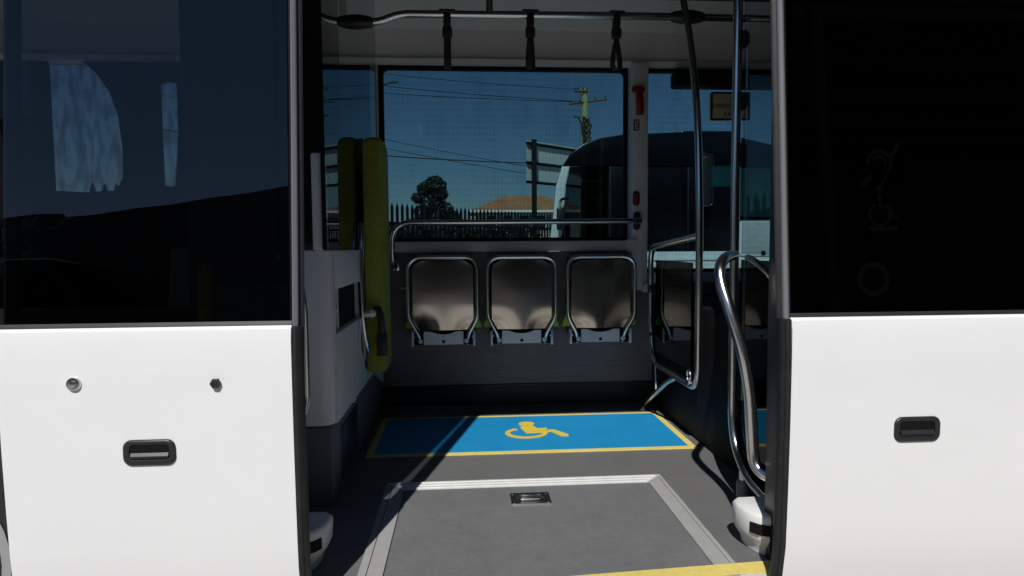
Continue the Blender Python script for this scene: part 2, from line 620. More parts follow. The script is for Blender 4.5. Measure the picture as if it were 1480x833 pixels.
obj('hatch_side_strip', g, 'strip_grey', hatch)
# latch
lx, ly = 0.222, 2.262
g = MB()
g.ring(rrect(lx - 0.070, lx + 0.070, ly - 0.050, ly + 0.050, 0.006), rrect(lx - 0.052, lx + 0.052, ly - 0.034, ly + 0.034, 0.02), 'z', FL + 0.004, FL + 0.009)
for sx in (-1, 1):
    for sy in (-1, 1):
        g.lathe([(0.006, 0.0), (0.006, 0.002), (0.003, 0.0035)], (lx + sx * 0.060, ly + sy * 0.041, FL + 0.009), 'z', 10)
g.tube(fillet([(lx - 0.040, ly + 0.022, FL + 0.010), (lx - 0.040, ly - 0.020, FL + 0.012), (lx + 0.040, ly - 0.020, FL + 0.012), (lx + 0.040, ly + 0.022, FL + 0.010)], 0.012, 4), 0.0055, 8)
g.box((lx - 0.030, ly + 0.022, FL + 0.006), (lx + 0.030, ly + 0.036, FL + 0.013), 0.002)
lt = obj('latch_handle', g, 'steel', hatch)
g = MB()
g.box((lx - 0.055, ly - 0.036, FL + 0.0041), (lx + 0.055, ly + 0.036, FL + 0.0055))
obj('latch_recess', g, 'dark_plastic', hatch, smooth=False)

# --- far side wall, below the windows
g = MB()
g.box((-0.50, 3.645, 0.445), (0.925, 3.70, 1.186))
g.box((0.925, 3.645, 0.445), (2.6, 3.70, 1.00))
wall = obj('side_wall_lining', g, 'laminate', bus, smooth=False)
g = MB()
g.box((-0.50, 3.668, FL), (2.6, 3.71, 0.440))
obj('kick_plate', g, 'kick_dark', wall, smooth=False)
g = MB()
g.box((-0.50, 3.636, 0.436), (2.6, 3.664, 0.4445), 0.002)
obj('lining_trim', g, 'dark_plastic', wall)
g = MB()
g.box((-0.425, 3.575, 1.188), (0.925, 3.66, 1.244), 0.010)
obj('window_sill', g, 'grey_plastic', wall)
g = MB()
g.box((0.895, 3.570, 1.180), (0.950, 3.60, 1.252), 0.008)
obj('sill_end_cap', g, 'grey_plastic', wall)
g = MB()
g.box((1.02, 3.60, 1.005), (2.6, 3.70, 1.060), 0.008)
obj('window_sill', g, 'grey_plastic', wall)
g = MB()
g.prism([(-2.5, 0.28), (4.4, 0.28), (4.4, 1.055), (0.97, 1.055), (0.97, 1.18), (-2.5, 1.18)], 'y', 3.745, 3.79)
obj('far_side_skin', g, 'white_paint', bus)

# window bays on the far side


def bay(x0, x1, z0, z1, rad, fr=0.018):
    g = MB()
    g.box((x0, 3.735, z0), (x1, 3.741, z1))
    w = obj('window_pane', g, 'window_tint', bus, smooth=False)
    g = MB()
    g.ring(rrect(x0 - 0.01, x1 + 0.01, z0 - 0.01, z1 + 0.01, 0.012), rrect(x0 + fr, x1 - fr, z0 + fr, z1 - fr, rad), 'y', 3.70, 3.733)
    obj('window_gasket', g, 'black_matte', w)
    return w


bay(-0.452, 0.924, 1.246, 2.205, 0.03)
bay(1.016, 2.62, 1.062, 2.205, 0.03)
g = MB()
g.box((0.926, 3.60, 0.965), (1.018, 3.72, 2.215), 0.012)
pil = obj('window_pillar', g, 'grey_plastic', bus)
g = MB()
g.box((0.985, 3.575, 0.955), (1.035, 3.62, 1.005), 0.006)
obj('pillar_bracket', g, 'grey_plastic', pil)
g = MB()
g.box((-0.497, 3.655, 1.19), (-0.460, 3.72, 2.215), 0.008)
obj('window_pillar', g, 'grey_plastic', bus)
# upper coving and ceiling
g = MB()
g.prism([(3.76, 2.208), (3.66, 2.208), (3.655, 2.235), (3.70, 2.25), (3.69, 2.40), (3.63, 2.50), (3.55, 2.545), (3.76, 2.56)], 'x', -2.5, 4.4)
cov = obj('ceiling_coving', g, 'coving_grey', bus, angle=20)
g = MB()
g.box((1.60, 3.652, 2.215), (1.64, 3.70, 2.228), 0.004)
obj('coving_lamp', g, 'white_plastic', cov)
g = MB()
g.box((-2.5, 1.74, 2.535), (4.4, 3.60, 2.56))
obj('ceiling', g, 'ceiling_dark', bus, smooth=False)
g = MB()
prof = [(1.70, 2.30), (1.72, 2.45), (1.80, 2.58), (2.0, 2.65), (2.7, 2.68), (3.4, 2.65), (3.62, 2.58), (3.74, 2.45), (3.77, 2.25), (3.765, 2.565), (1.78, 2.565), (1.74, 2.30)]
prof = [(1.70, 2.32), (1.72, 2.45), (1.80, 2.58), (2.0, 2.65), (2.7, 2.68), (3.45, 2.65), (3.64, 2.60), (3.76, 2.565), (1.78, 2.563), (1.78, 2.32)]
g.prism(prof, 'x', -2.5, 4.4)
obj('roof', g, 'white_paint', bus)
g = MB()
g.box((-2.5, 3.765, 2.21), (4.4, 3.80, 2.60), 0.01)
obj('far_header', g, 'bus_black', bus)
# black partition wall behind the driver, and driver-side windows
g = MB()
g.box((-1.50, 3.70, 1.19), (-0.505, 3.73, 2.207))
g.box((-1.50, 3.645, FL), (-0.505, 3.70, 1.19))
obj('blank_side_panel', g, 'black_matte', bus, smooth=False)


def cut_panel(name, outline, hole, y0, y1, mat, parent):
    """wall with a hole: both loops have the same length"""
    g = MB()
    g.ring(outline, hole, 'y', y0, y1)
    return obj(name, g, mat, parent, smooth=False)


def spread(x0, x1, z0, z1, n):
    """n points round a rectangle, in the same order as rrect"""
    per = [(x0 + (x1 - x0) * 0.5, z0), (x1, z0), (x1, z1), (x0, z1), (x0, z0), (x0 + (x1 - x0) * 0.5, z0)]
    L = [abs(per[i + 1][0] - per[i][0]) + abs(per[i + 1][1] - per[i][1]) for i in range(5)]
    out = []
    for k in range(n):
        d = sum(L) * k / n
        i = 0
        while d > L[i]:
            d -= L[i]
            i += 1
        t = d / L[i]
        out.append((per[i][0] + (per[i + 1][0] - per[i][0]) * t, per[i][1] + (per[i + 1][1] - per[i][1]) * t))
    return out


# driver's window: straight front edge, top falling in a curve to the rear
dw = [(-2.00, 1.52), (-1.86, 1.53), (-1.825, 1.60), (-1.82, 1.75), (-1.835, 1.92), (-1.875, 2.05), (-1.94, 2.15), (-2.02, 2.22), (-2.10, 2.26), (-2.19, 2.27), (-2.19, 1.53)]
dout = [(-2.00, 1.19), (-1.72, 1.19), (-1.72, 1.60), (-1.72, 1.75), (-1.72, 1.92), (-1.72, 2.05), (-1.72, 2.30), (-2.02, 2.30), (-2.10, 2.30), (-2.50, 2.30), (-2.50, 1.19)]
cut_panel('driver_window_surround', dout, dw, 3.70, 3.735, 'black_matte', bus)
cut_panel('quarter_window_surround', spread(-1.718, -1.502, 1.19, 2.30, 24), spread(-1.622, -1.528, 1.55, 2.11, 24), 3.70, 3.735, 'black_matte', bus)
g = MB()
g.box((-2.49, 3.736, 1.2), (-1.52, 3.742, 2.30))
obj('driver_window_pane', g, 'driver_glass', bus, smooth=False)
g = MB()
g.box((-2.5, 3.645, FL), (-1.505, 3.70, 1.19))
obj('cab_side_lining', g, 'black_matte', bus, smooth=False)
# windscreen and front end
g = MB()
g.prism([(-2.50, 0.28), (-2.56, 0.35), (-2.60, 0.9), (-2.54, 0.9)], 'y', 1.76, 3.74)
obj('front_panel', g, 'white_paint', bus)
g = MB()
g.prism([(-2.56, 0.95), (-2.55, 0.95), (-2.48, 2.2), (-2.49, 2.2)], 'y', 1.80, 3.70)
obj('windscreen', g, 'driver_glass', bus)
g = MB()
g.box((-2.52, 1.76, 2.2), (-2.46, 3.74, 2.56))
g.box((-2.58, 1.76, 0.86), (-2.5, 3.74, 0.95))
g.box((-2.56, 1.74, 0.95), (-2.46, 1.80, 2.2))
g.box((-2.56, 3.70, 0.95), (-2.46, 3.745, 2.2))
obj('windscreen_frame', g, 'black_matte', bus, smooth=False)
g = MB()
g.prism([(-2.48, 0.34), (-2.48, 1.12), (-2.30, 1.16), (-2.05, 1.10), (-1.98, 0.9), (-2.12, 0.4)], 'y', 1.80, 3.66)
obj('dashboard', g, 'dark_plastic', bus)
# rear end
g = MB()
g.box((4.36, 1.74, 0.28), (4.42, 3.78, 2.56))
obj('rear_wall', g, 'black_matte', bus, smooth=False)
g = MB()
g.box((1.050, 2.32, FL + 0.001), (2.5, 3.63, 0.94), 0.02)
obj('rear_shade_box', g, 'black_matte', bus)  # guessed rear fitting, brought forward so its black stands in for shaded floor

# --- near side body behind the open door leaves
wx, wz, wr = -1.455, 0.455, 0.50
arch = [(wx + wr * math.cos(R(a)), wz + wr * math.sin(R(a))) for a in range(-20, 201, 10)]
poly = [(-0.47, 0.28), (-0.47, 1.03), (-2.50, 1.03), (-2.50, 0.28)] + arch[::-1]
poly = [(-0.47, 0.28), (-0.47, 1.03), (-2.50, 1.03), (-2.50, 0.28)]
poly = [(-0.47, 0.284), (-0.47, 1.03), (-2.50, 1.03), (-2.50, 0.284)] + [p for p in arch[::-1]]
g = MB()
g.prism(poly, 'y', 1.70, 1.74)
side_l = obj('front_side_panel', g, 'white_paint', bus)
g = MB()
g.prism([(wx + (wr - 0.002) * math.cos(R(a)), wz + (wr - 0.002) * math.sin(R(a))) for a in range(-20, 201, 10)], 'y', 1.98, 2.0)
obj('wheel_housing', g, 'black_matte', side_l)
g = MB()
g.box((-2.44, 1.712, 1.075), (-0.692, 1.718, 2.255))
obj('cab_side_glass', g, 'clear_glass', bus, smooth=False)
g = MB()
g.box((-2.50, 1.70, 1.032), (-0.47, 1.74, 1.07))
g.box((-0.69, 1.70, 1.071), (-0.47, 1.74, 2.259))
g.box((-2.50, 1.70, 2.26), (4.4, 1.778, 2.318))
g.box((-2.50, 1.70, 1.07), (-2.45, 1.74, 2.26))
obj('side_frame', g, 'black_matte', bus, smooth=False)
for x0, x1 in ((-0.50, -0.445), (0.855, 0.90)):
    g = MB()
    g.box((x0, 1.742 if x0 < 0 else 1.70, 0.28), (x1, 1.80, 2.256), 0.006)
    obj('door_jamb', g, 'dark_plastic', bus)
g = MB()
g.box((0.902, 1.70, 0.28), (4.4, 1.74, 1.03))
obj('rear_side_panel', g, 'white_paint', bus, smooth=False)
g = MB()
g.box((0.902, 1.70, 1.032), (4.4, 1.74, 2.258))
obj('rear_side_blank', g, 'black_matte', bus, smooth=False)
# front wheel
g = MB()
g.lathe([(0.28, 0.0), (0.37, -0.012), (0.405, 0.02), (0.41, 0.10), (0.405, 0.20), (0.37, 0.23)], (wx, 1.735, 0.41), 'y', 40)
wh = obj('front_wheel', g, 'tyre', bus)
g = MB()
g.lathe([(0.275, 0.02), (0.283, -0.004), (0.262, -0.008), (0.24, 0.03), (0.15, 0.05), (0.13, -0.02), (0.07, -0.03)], (wx, 1.735, 0.41), 'y', 40)
obj('rim', g, 'wheel_silver', wh)

# --- door leaves
LEAF = [(1.598, 1.032), (1.700, 2.30)]          # (y,z) of the glass face


def gy(z):
    return LEAF[0][0] + (z - LEAF[0][1]) * (LEAF[1][0] - LEAF[0][0]) / (LEAF[1][1] - LEAF[0][1])


def door_leaf(x0, x1, seal_at, label, pane='leaf_glass'):
    # lower painted skin: chamfer at the waist, soft belly, crease near the foot
    outer = [(1.592, 1.034), (1.5835, 1.027), (1.579, 1.000), (1.5785, 0.90), (1.580, 0.75), (1.584, 0.60), (1.588, 0.50), (1.5925, 0.44), (1.598, 0.40), (1.605, 0.36), (1.6155, 0.31), (1.632, 0.24)]
    inner = [(1.662, 0.24), (1.640, 0.45), (1.622, 0.75), (1.620, 1.034)]
    g = MB()
    g.prism(outer + inner, 'x', x0, x1)
    leaf = obj('door_leaf', g, 'white_paint', bus, label=label, angle=30)
    # glass with a black frit edge
    g = MB()
    t = 0.006
    gx0, gx1 = x0 + 0.008, x1 - 0.008
    g.prism([(gy(1.043), 1.043), (gy(2.30), 2.30), (gy(2.30) + t, 2.30), (gy(1.043) + t, 1.043)], 'x', gx0, gx1)
    obj('door_glass', g, pane, leaf, smooth=False)
    g = MB()
    g.prism([(1.592, 1.0345), (1.594, 1.040), (gy(1.0445) - 0.002, 1.0445), (gy(1.0445) - 0.0005, 1.0445), (1.62, 1.042), (1.62, 1.0345)], 'x', x0, x1)
    obj('waist_gasket', g, 'rubber', leaf)
    g = MB()
    q = lambda z, a, b: [(gy(z) + a, z), (gy(z) + b, z)]
    for xa, xb in ((gx0 - 0.005, gx0 + 0.022), (gx1 - 0.022, gx1 + 0.005)):
        a = q(1.046, 0.0075, 0.03)
        b = q(2.30, 0.0075, 0.03)
        g.prism([a[0], b[0], b[1], a[1]], 'x', xa, xb)
    for z0, z1 in ((1.046, 1.075), (2.25, 2.2995)):
        a = q(z0, 0.0075, 0.03)
        b = q(z1, 0.0075, 0.03)
        g.prism([a[0], b[0], b[1], a[1]], 'x', gx0 + 0.0225, gx1 - 0.0225)
    obj('glass_frame', g, 'black_matte', leaf, smooth=False)
    # leading-edge seal: bulbous rubber below the waist, grey capping above
    s = 1 if seal_at == 'right' else -1
    xe = x1 if s > 0 else x0
    sec = [(0.0005, -0.004), (0.006, -0.007), (0.013, -0.006), (0.0145, -0.003), (0.017, -0.005), (0.023, 0.002), (0.026, 0.012), (0.022, 0.023), (0.010, 0.027), (0.0005, 0.027)]
    g = MB()
    path_lo = [(1.640, 0.24), (1.612, 0.34), (1.594, 0.44), (1.588, 0.60), (1.584, 0.78), (1.584, 0.95), (1.590, 1.03)]
    path_hi = [(gy(z), z) for z in (1.031, 1.30, 1.60, 1.95, 2.30)]

    def loft(g, path):
        t = bmesh.new()
        rings = [[t.verts.new((xe + s * a, py + b, pz)) for a, b in sec] for py, pz in path]
        for A, B in zip(rings, rings[1:]):
            for j in range(len(sec)):
                t.faces.new((A[j], A[(j + 1) % len(sec)], B[(j + 1) % len(sec)], B[j]))
        t.faces.new(rings[0])
        t.faces.new(rings[-1][::-1])
        bmesh.ops.recalc_face_normals(t, faces=t.faces[:])
        g.join(t)
    loft(g, path_lo)
    obj('edge_seal', g, 'rubber', leaf, angle=60)
    sec = [(0.0005, -0.003), (0.005, -0.006), (0.0062, -0.004), (0.0075, -0.006), (0.0125, -0.003), (0.0145, 0.003), (0.013, 0.012), (0.0005, 0.012)]
    g = MB()
    loft(g, path_hi)
    obj('edge_capping', g, 'grey_trim', leaf, angle=60)
    sec = [(0.0005, 0.0125), (0.020, 0.0125), (0.025, 0.018), (0.022, 0.026), (0.0005, 0.027)]
    g = MB()
    loft(g, path_hi)
    obj('upper_edge_seal', g, 'rubber', leaf, angle=60)
    return leaf


def cup_handle(leaf, x0, x1, z0, z1, y):
    g = MB()
    o_, i_ = rrect(x0, x1, z0, z1, 0.020), rrect(x0 + 0.014, x1 - 0.014, z0 + 0.014, z1 - 0.012, 0.010)
    t = bmesh.new()
    loops = []
    mid = rrect(x0 + 0.005, x1 - 0.005, z0 + 0.005, z1 - 0.005, 0.017)
    for lp, yy in ((o_, y + 0.0005), (o_, y - 0.003), (mid, y - 0.0065), (i_, y - 0.003), (i_, y - 0.0012)):
        loops.append([t.verts.new((a, yy, b)) for a, b in lp])
    for A, B in zip(loops, loops[1:]):
        for j in range(len(o_)):
            t.faces.new((A[j], A[(j + 1) % len(o_)], B[(j + 1) % len(o_)], B[j]))
    bmesh.ops.recalc_face_normals(t, faces=t.faces[:])
    g.join(t)
    h = obj('pull_handle', g, 'dark_plastic', leaf, angle=60)
    g = MB()
    g.prism(i_, 'y', y - 0.0012, y + 0.0004)
    obj('handle_recess', g, 'black_matte', h)
    g = MB()
    g.prism([(y - 0.0014, z0 + 0.014), (y - 0.006, z0 + 0.018), (y - 0.006, z0 + 0.023), (y - 0.0014, z0 + 0.030)], 'x', x0 + 0.017, x1 - 0.017)
    obj('finger_lip', g, 'dark_plastic', h)


left = door_leaf(-1.078, -0.413, 'right', 'open door leaf with release button, lock and pull handle')
right = door_leaf(0.816, 1.90, 'left', 'open door leaf with one pull handle and dim stickers on its black glass', 'dark_leaf_glass')
cup_handle(left, -0.806, -0.686, 0.708, 0.770, 1.5805)
cup_handle(right, 1.090, 1.213, 0.711, 0.776, 1.5805)
g = MB()
g.lathe([(0.0165, 0.004), (0.0170, -0.002), (0.0150, -0.006), (0.0105, -0.0065), (0.0095, -0.004), (0.0085, -0.0085), (0.004, -0.0095)], (-0.908, 1.5785, 0.906), 'y', 28)
obj('release_button', g, 'steel', left)
g = MB()
g.lathe([(0.0125, 0.004), (0.0125, -0.008), (0.010, -0.012), (0.005, -0.0125)], (-0.588, 1.5785, 0.901), 'y', 6)
obj('key_lock', g, 'dark_plastic', left)

# stickers on the right leaf glass: ear, wheelchair, ring


def decal(name, polys, leaf):
    g = MB()
    for p in polys:
        t = bmesh.new()
        va = [t.verts.new((x, gy(z) - 0.0022, z)) for x, z in p]
        vb = [t.verts.new((x, gy(z) - 0.0006, z)) for x, z in p]
        t.faces.new(va)
        t.faces.new(vb[::-1])
        for i in range(len(p)):
            t.faces.new((va[i], vb[i], vb[(i + 1) % len(p)], va[(i + 1) % len(p)]))
        bmesh.ops.recalc_face_normals(t, faces=t.faces[:])
        g.join(t)
    return obj(name, g, 'sticker_dim', leaf, smooth=False)


def arc_polys(cx, cz, r0, r1, a0, a1, n=18):
    out = []
    for i in range(n):
        p, q_ = R(a0 + (a1 - a0) * i / n), R(a0 + (a1 - a0) * (i + 1) / n)
        out.append([(cx + r0 * math.cos(p), cz + r0 * math.sin(p)), (cx + r1 * math.cos(p), cz + r1 * math.sin(p)), (cx + r1 * math.cos(q_), cz + r1 * math.sin(q_)), (cx + r0 * math.cos(q_), cz + r0 * math.sin(q_))])
    return out


decal('ear_sticker', arc_polys(1.062, 1.425, 0.026, 0.034, -40, 190) + arc_polys(1.062, 1.425, 0.014, 0.019, -30, 170) + [[(1.083, 1.400), (1.089, 1.405), (1.068, 1.368), (1.060, 1.366)],
      [(1.085, 1.44), (1.112, 1.478), (1.120, 1.470), (1.093, 1.434)], [(1.008, 1.372), (1.036, 1.396), (1.044, 1.388), (1.020, 1.362)]], right)
decal('wheelchair_sticker', arc_polys(1.060, 1.292, 0.024, 0.031, 110, 385) + arc_polys(1.060, 1.358, 0.0, 0.008, 0, 360, 12) + [[(1.056, 1.345), (1.064, 1.345), (1.066, 1.312), (1.058, 1.306)], [(1.062, 1.316), (1.084, 1.316), (1.084, 1.309), (1.060, 1.309)],
      [(1.083, 1.316), (1.090, 1.312), (1.102, 1.280), (1.095, 1.278)], [(1.095, 1.278), (1.103, 1.283), (1.112, 1.288), (1.110, 1.281)]], right)
decal('bar_sticker', [[(1.030, 1.262), (1.108, 1.262), (1.108, 1.250), (1.030, 1.250)]], right)
decal('ring_sticker', arc_polys(1.040, 1.128, 0.030, 0.044, 0, 360, 26), right)

# inside grab tube on the left leaf
g = MB()
g.tube(fillet([(-0.450, 1.655, 1.20), (-0.425, 1.70, 1.16), (-0.416, 1.715, 1.06), (-0.416, 1.715, 0.80), (-0.450, 1.655, 0.76)], 0.05), 0.013)
obj('leaf_grab_tube', g, 'steel', left)
g = MB()
g.tube(fillet([(0.873, 1.64, 1.07), (0.876, 1.75, 1.085), (0.872, 1.86, 1.150), (0.868, 1.955, 1.178), (0.905, 2.05, 1.176)], 0.05), 0.010)
obj('leaf_grab_tube', g, 'steel', right)

# --- cladding box and partition on the driver's side
g = MB()
sx = -0.45
g.prism([(-0.72, 2.235), (sx - 0.040, 2.235), (sx - 0.022, 2.239), (sx - 0.009, 2.249), (sx - 0.002, 2.264), (sx, 2.282), (sx, 2.3148), (-0.72, 2.3148)], 'z', 0.612, 1.2075, 0.004)
g.box((-0.72, 2.3151, 0.600), (sx, 3.05, 0.915), 0.004)
g.box((-0.72, 2.3151, 1.0702), (sx, 3.60, 1.206), 0.004)
g.box((-0.72, 2.85, 0.9152), (sx, 3.60, 1.070))
g.prism([(3.0502, 0.915), (3.0502, 0.605), (3.25, 0.60), (3.60, 0.48), (3.60, 0.915)], 'x', -0.72, sx)
clad = obj('cab_cladding', g, 'cladding', bus)
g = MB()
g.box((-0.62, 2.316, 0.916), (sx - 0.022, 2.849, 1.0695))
obj('recess_shade_fill', g, 'black_matte', clad, smooth=False)  # black block fills the recess, its deep shade put into the colour
g = MB()
g.box((sx - 0.0215, 2.42, 0.917), (sx - 0.012, 2.435, 1.069))
g.box((sx - 0.0215, 2.38, 0.985), (sx - 0.010, 2.4199, 0.998))
obj('recess_rod', g, 'grey_plastic', clad)
g = MB()
g.prism([(2.62, 0.60), (2.72, 0.72), (2.80, 0.90), (2.82, 0.914), (2.86, 0.914), (2.83, 0.88), (2.75, 0.70), (2.66, 0.60)], 'x', sx - 0.001, sx + 0.006)
obj('cladding_rib', g, 'cladding', clad)
g = MB()
g.box((-1.25, 2.26, FL + 0.001), (sx - 0.012, 3.60, 0.599), 0.008)
obj('cab_plinth', g, 'plinth_grey', bus)
g = MB()
g.box((sx - 0.013, 2.42, 0.36), (sx - 0.009, 2.78, 0.56), 0.002)
obj('access_panel', g, 'dark_plastic', bus)
g = MB()
g.box((sx - 0.012, 2.215, 1.209), (sx - 0.006, 3.58, 2.50))
obj('partition_glass', g, 'screen_glass', bus, smooth=False)
g = MB()
g.box((sx - 0.016, 2.205, 1.209), (sx - 0.002, 2.2145, 2.53), 0.003)
obj('partition_edge', g, 'black_matte', bus)
g = MB()
g.box((-0.73, 2.62, 1.2085), (sx - 0.03, 2.66, 2.53))
obj('cab_back_screen', g, 'black_matte', bus, smooth=False)
g = MB()
g.box((sx - 0.05, 2.216, 1.2085), (sx - 0.014, 2.30, 1.528), 0.006)
obj('partition_bracket', g, 'cladding', bus)

# --- white door-drive covers at the foot of both jambs: rounded in plan, narrowing to the floor
def cover_plan(x0, x1, inset=0.0, back=1.90):
    sg = 1 if x1 > x0 else -1
    x0 += sg * inset
    f = 1.752 + inset * 0.5
    return [(x1, f), (x0 + sg * 0.072, f), (x0 + sg * 0.050, f + 0.005), (x0 + sg * 0.030, f + 0.018), (x0 + sg * 0.014, f + 0.040), (x0 + sg * 0.004, f + 0.070), (x0, f + 0.10), (x0, back - 0.015), (x0 + sg * 0.015, back), (x1, back)]


def cover_loft(g, levels, x0, x1):
    t = bmesh.new()
    rings = [[t.verts.new((px, py, z)) for px, py in cover_plan(x0, x1, ins)] for z, ins in levels]
    n = len(rings[0])
    for A, B in zip(rings, rings[1:]):
        for k in range(n):
            t.faces.new((A[k], A[(k + 1) % n], B[(k + 1) % n], B[k]))
    t.faces.new(rings[0])
    t.faces.new(rings[-1][::-1])
    bmesh.ops.recalc_face_normals(t, faces=t.faces[:])
    g.join(t)


for x0, x1 in ((0.797, 0.935), (-0.388, -0.52)):
    sg = 1 if x1 > x0 else -1
    g = MB()
    cover_loft(g, [(FL + 0.002, 0.030), (0.345, 0.026), (0.365, 0.012), (0.385, 0.003), (0.42, 0.0), (0.440, 0.0), (0.447, 0.003), (0.451, 0.010)], x0, x1)
    cov_ = obj('door_drive_cover', g, 'white_plastic', bus, angle=45)
    g = MB()
    pl = [(a - sg * 0.0022, b - 0.0022) for a, b in cover_plan(x0, x1)[:5]]
    pl[0] = (x1, pl[0][1])
    g.prism(pl + [(x0 + sg * 0.030, 1.81), (x1, 1.81)], 'z', 0.392, 0.423)
    obj('cover_slot', g, 'black_matte', cov_, angle=45)
    g = MB()
    g.box((x0 + sg * 0.055, 1.7490, 0.345), (x1, 1.7535, 0.3915))
    obj('cover_opening', g, 'black_matte', cov_, smooth=False)

# --- draught screens by the rear jamb
g = MB()
g.box((0.968, 1.86, 0.50), (0.976, 2.245, 1.165))
obj('draught_screen', g, 'dark_screen', bus, smooth=False)
g = MB()
g.box((0.968, 1.86, 1.185), (0.976, 2.245, 2.45))
obj('upper_draught_screen', g, 'screen_glass', bus, smooth=False)
g = MB()
g.box((0.985, 2.80, 0.665), (0.993, 3.335, 1.140))
obj('bay_screen', g, 'dark_screen', bus, smooth=False)
g = MB()
g.box((1.16, 3.56, 2.085), (2.3, 3.68, 2.168), 0.012)
obj('display_housing', g, 'black_matte', bus)

# ------------------------------------------------------------------ fittings
# tip-up seats
def make_seat():
    s = thing('tip_up_seat', '', 'seat', (0, 3.645, 0.69), 'folded tip-up seats under the window')
    g = MB()
    g.box((-0.17, -0.060, 0.04), (0.17, 0.0, 0.46), 0.02)
    obj('backrest', g, 'dark_plastic', s, local=True)
    g = MB()
    g.prism([(-0.205, 0.088), (0.205, 0.088), (0.205, 0.11), (0.150, 0.22), (0.150, 0.40), (0.12, 0.44), (-0.12, 0.44), (-0.150, 0.40), (-0.150, 0.22), (-0.205, 0.11)], 'y', -0.115, -0.062, 0.012)
    obj('cushion', g, 'green_vinyl', s, local=True)
    g = MB()
    g.tube(fillet([(-0.126, -0.125, 0.005), (-0.130, -0.150, 0.055), (-0.181, -0.168, 0.150), (-0.183, -0.168, 0.470), (0.183, -0.168, 0.470), (0.181, -0.168, 0.150), (0.130, -0.150, 0.055), (0.126, -0.125, 0.005)], [0, 0.03, 0.03, 0.075, 0.075, 0.03, 0.03, 0], 7), 0.0115, 12)
    obj('tube_frame', g, 'steel', s, local=True)
    # dished stainless pan
    g = MB()
    t = bmesh.new()
    nu, nv = 16, 18
    grids = []
    for lay in (0, 0.003):
        grid = []
        for j in range(nv + 1):
            z = 0.083 + (0.452 - 0.083) * j / nv
            hw = 0.160
            if z > 0.452 - 0.05:
                d = (z - (0.452 - 0.05)) / 0.05
                hw = 0.160 - 0.05 * (1 - math.sqrt(max(0, 1 - d * d)))
            hw -= 0.0
            row = []
            for i in range(nu + 1):
                u = -1 + 2 * i / nu
                zz = j / nv
                low = max(0.0, 0.36 - zz) / 0.36
                dish = 0.016 * low * low * min(1.0, max(0.0, abs(u) - 0.15) / 0.6) + 0.004 * (1 - u * u) * max(0.0, zz - 0.55)
                row.append(t.verts.new((u * hw, -0.158 + dish + lay, z)))
            grid.append(row)
        grids.append(grid)
    for k, grid in enumerate(grids):
        for j in range(nv):
            for i in range(nu):
                f = (grid[j][i], grid[j][i + 1], grid[j + 1][i + 1], grid[j + 1][i])
                t.faces.new(f if k == 0 else f[::-1])
    A, B = grids
    rim = [(j, 0) for j in range(nv, 0, -1)] + [(0, i) for i in range(nu)] + [(j, nu) for j in range(nv)] + [(nv, i) for i in range(nu, 0, -1)]
    for k in range(len(rim)):
        p, q_ = rim[k], rim[(k + 1) % len(rim)]
        t.faces.new((A[p[0]][p[1]], B[p[0]][p[1]], B[q_[0]][q_[1]], A[q_[0]][q_[1]]))
    bmesh.ops.recalc_face_normals(t, faces=t.faces[:])
    g.join(t)
    obj('seat_pan', g, 'polished_pan', s, local=True, angle=50)
    g = MB()
    top = [(0.105 - 0.21 * i / 12, 0.074 - (0.016 * (1 - ((i - 6) / 4.0) ** 2) if 2 < i < 10 else 0)) for i in range(13)]
    g.prism([(-0.105, 0.004), (0.105, 0.004)] + top, 'y', -0.142, -0.132)
    g.box((-0.09, -0.131, 0.01), (0.09, -0.001, 0.03))
    br = obj('mount_bracket', g, 'bracket_steel', s, local=True)
    g = MB()
    g.lathe([(0.009, 0.003), (0.009, -0.003), (0.005, -0.005), (0.003, -0.0045)], (0, -0.1425, 0.020), 'y', 14)
    obj('bolt', g, 'dark_plastic', br)
    for sx_ in (-1, 1):
        g = MB()
        x = sx_ * 0.132
        g.box((x - 0.022, -0.150, 0.004), (x + 0.022, -0.0005, 0.072), 0.006)
        h = obj('hinge', g, 'black_matte', s, local=True)
        g = MB()
        g.box((sx_ * 0.157, -0.156, -0.004), (sx_ * 0.169, -0.10, 0.076), 0.003)
        g.box((sx_ * 0.150, -0.157, 0.042), (sx_ * 0.160, -0.150, 0.052), 0.002)
        obj('hinge_plate', g, 'bracket_steel', h)
        g = MB()
        g.lathe([(0.0125, 0.004), (0.0125, -0.003), (0.009, -0.0045), (0.008, -0.002), (0.004, -0.002)], (sx_ * 0.122, -0.1505, 0.024), 'y', 16)
        obj('hinge_bolt', g, 'bracket_steel', h)
    return s


seat = make_seat()
for i, (x, lb) in enumerate(((-0.117, 'folded steel tip-up seat at the end nearest the tall green backrest'),
                             (0.302, 'folded steel tip-up seat in the middle of the row of three'),
                             (0.731, 'folded steel tip-up seat beside the grey pillar with the red button'))):
    o = seat if i == 0 else copy_tree(seat)
    o.location.x = x
    o['label'] = lb

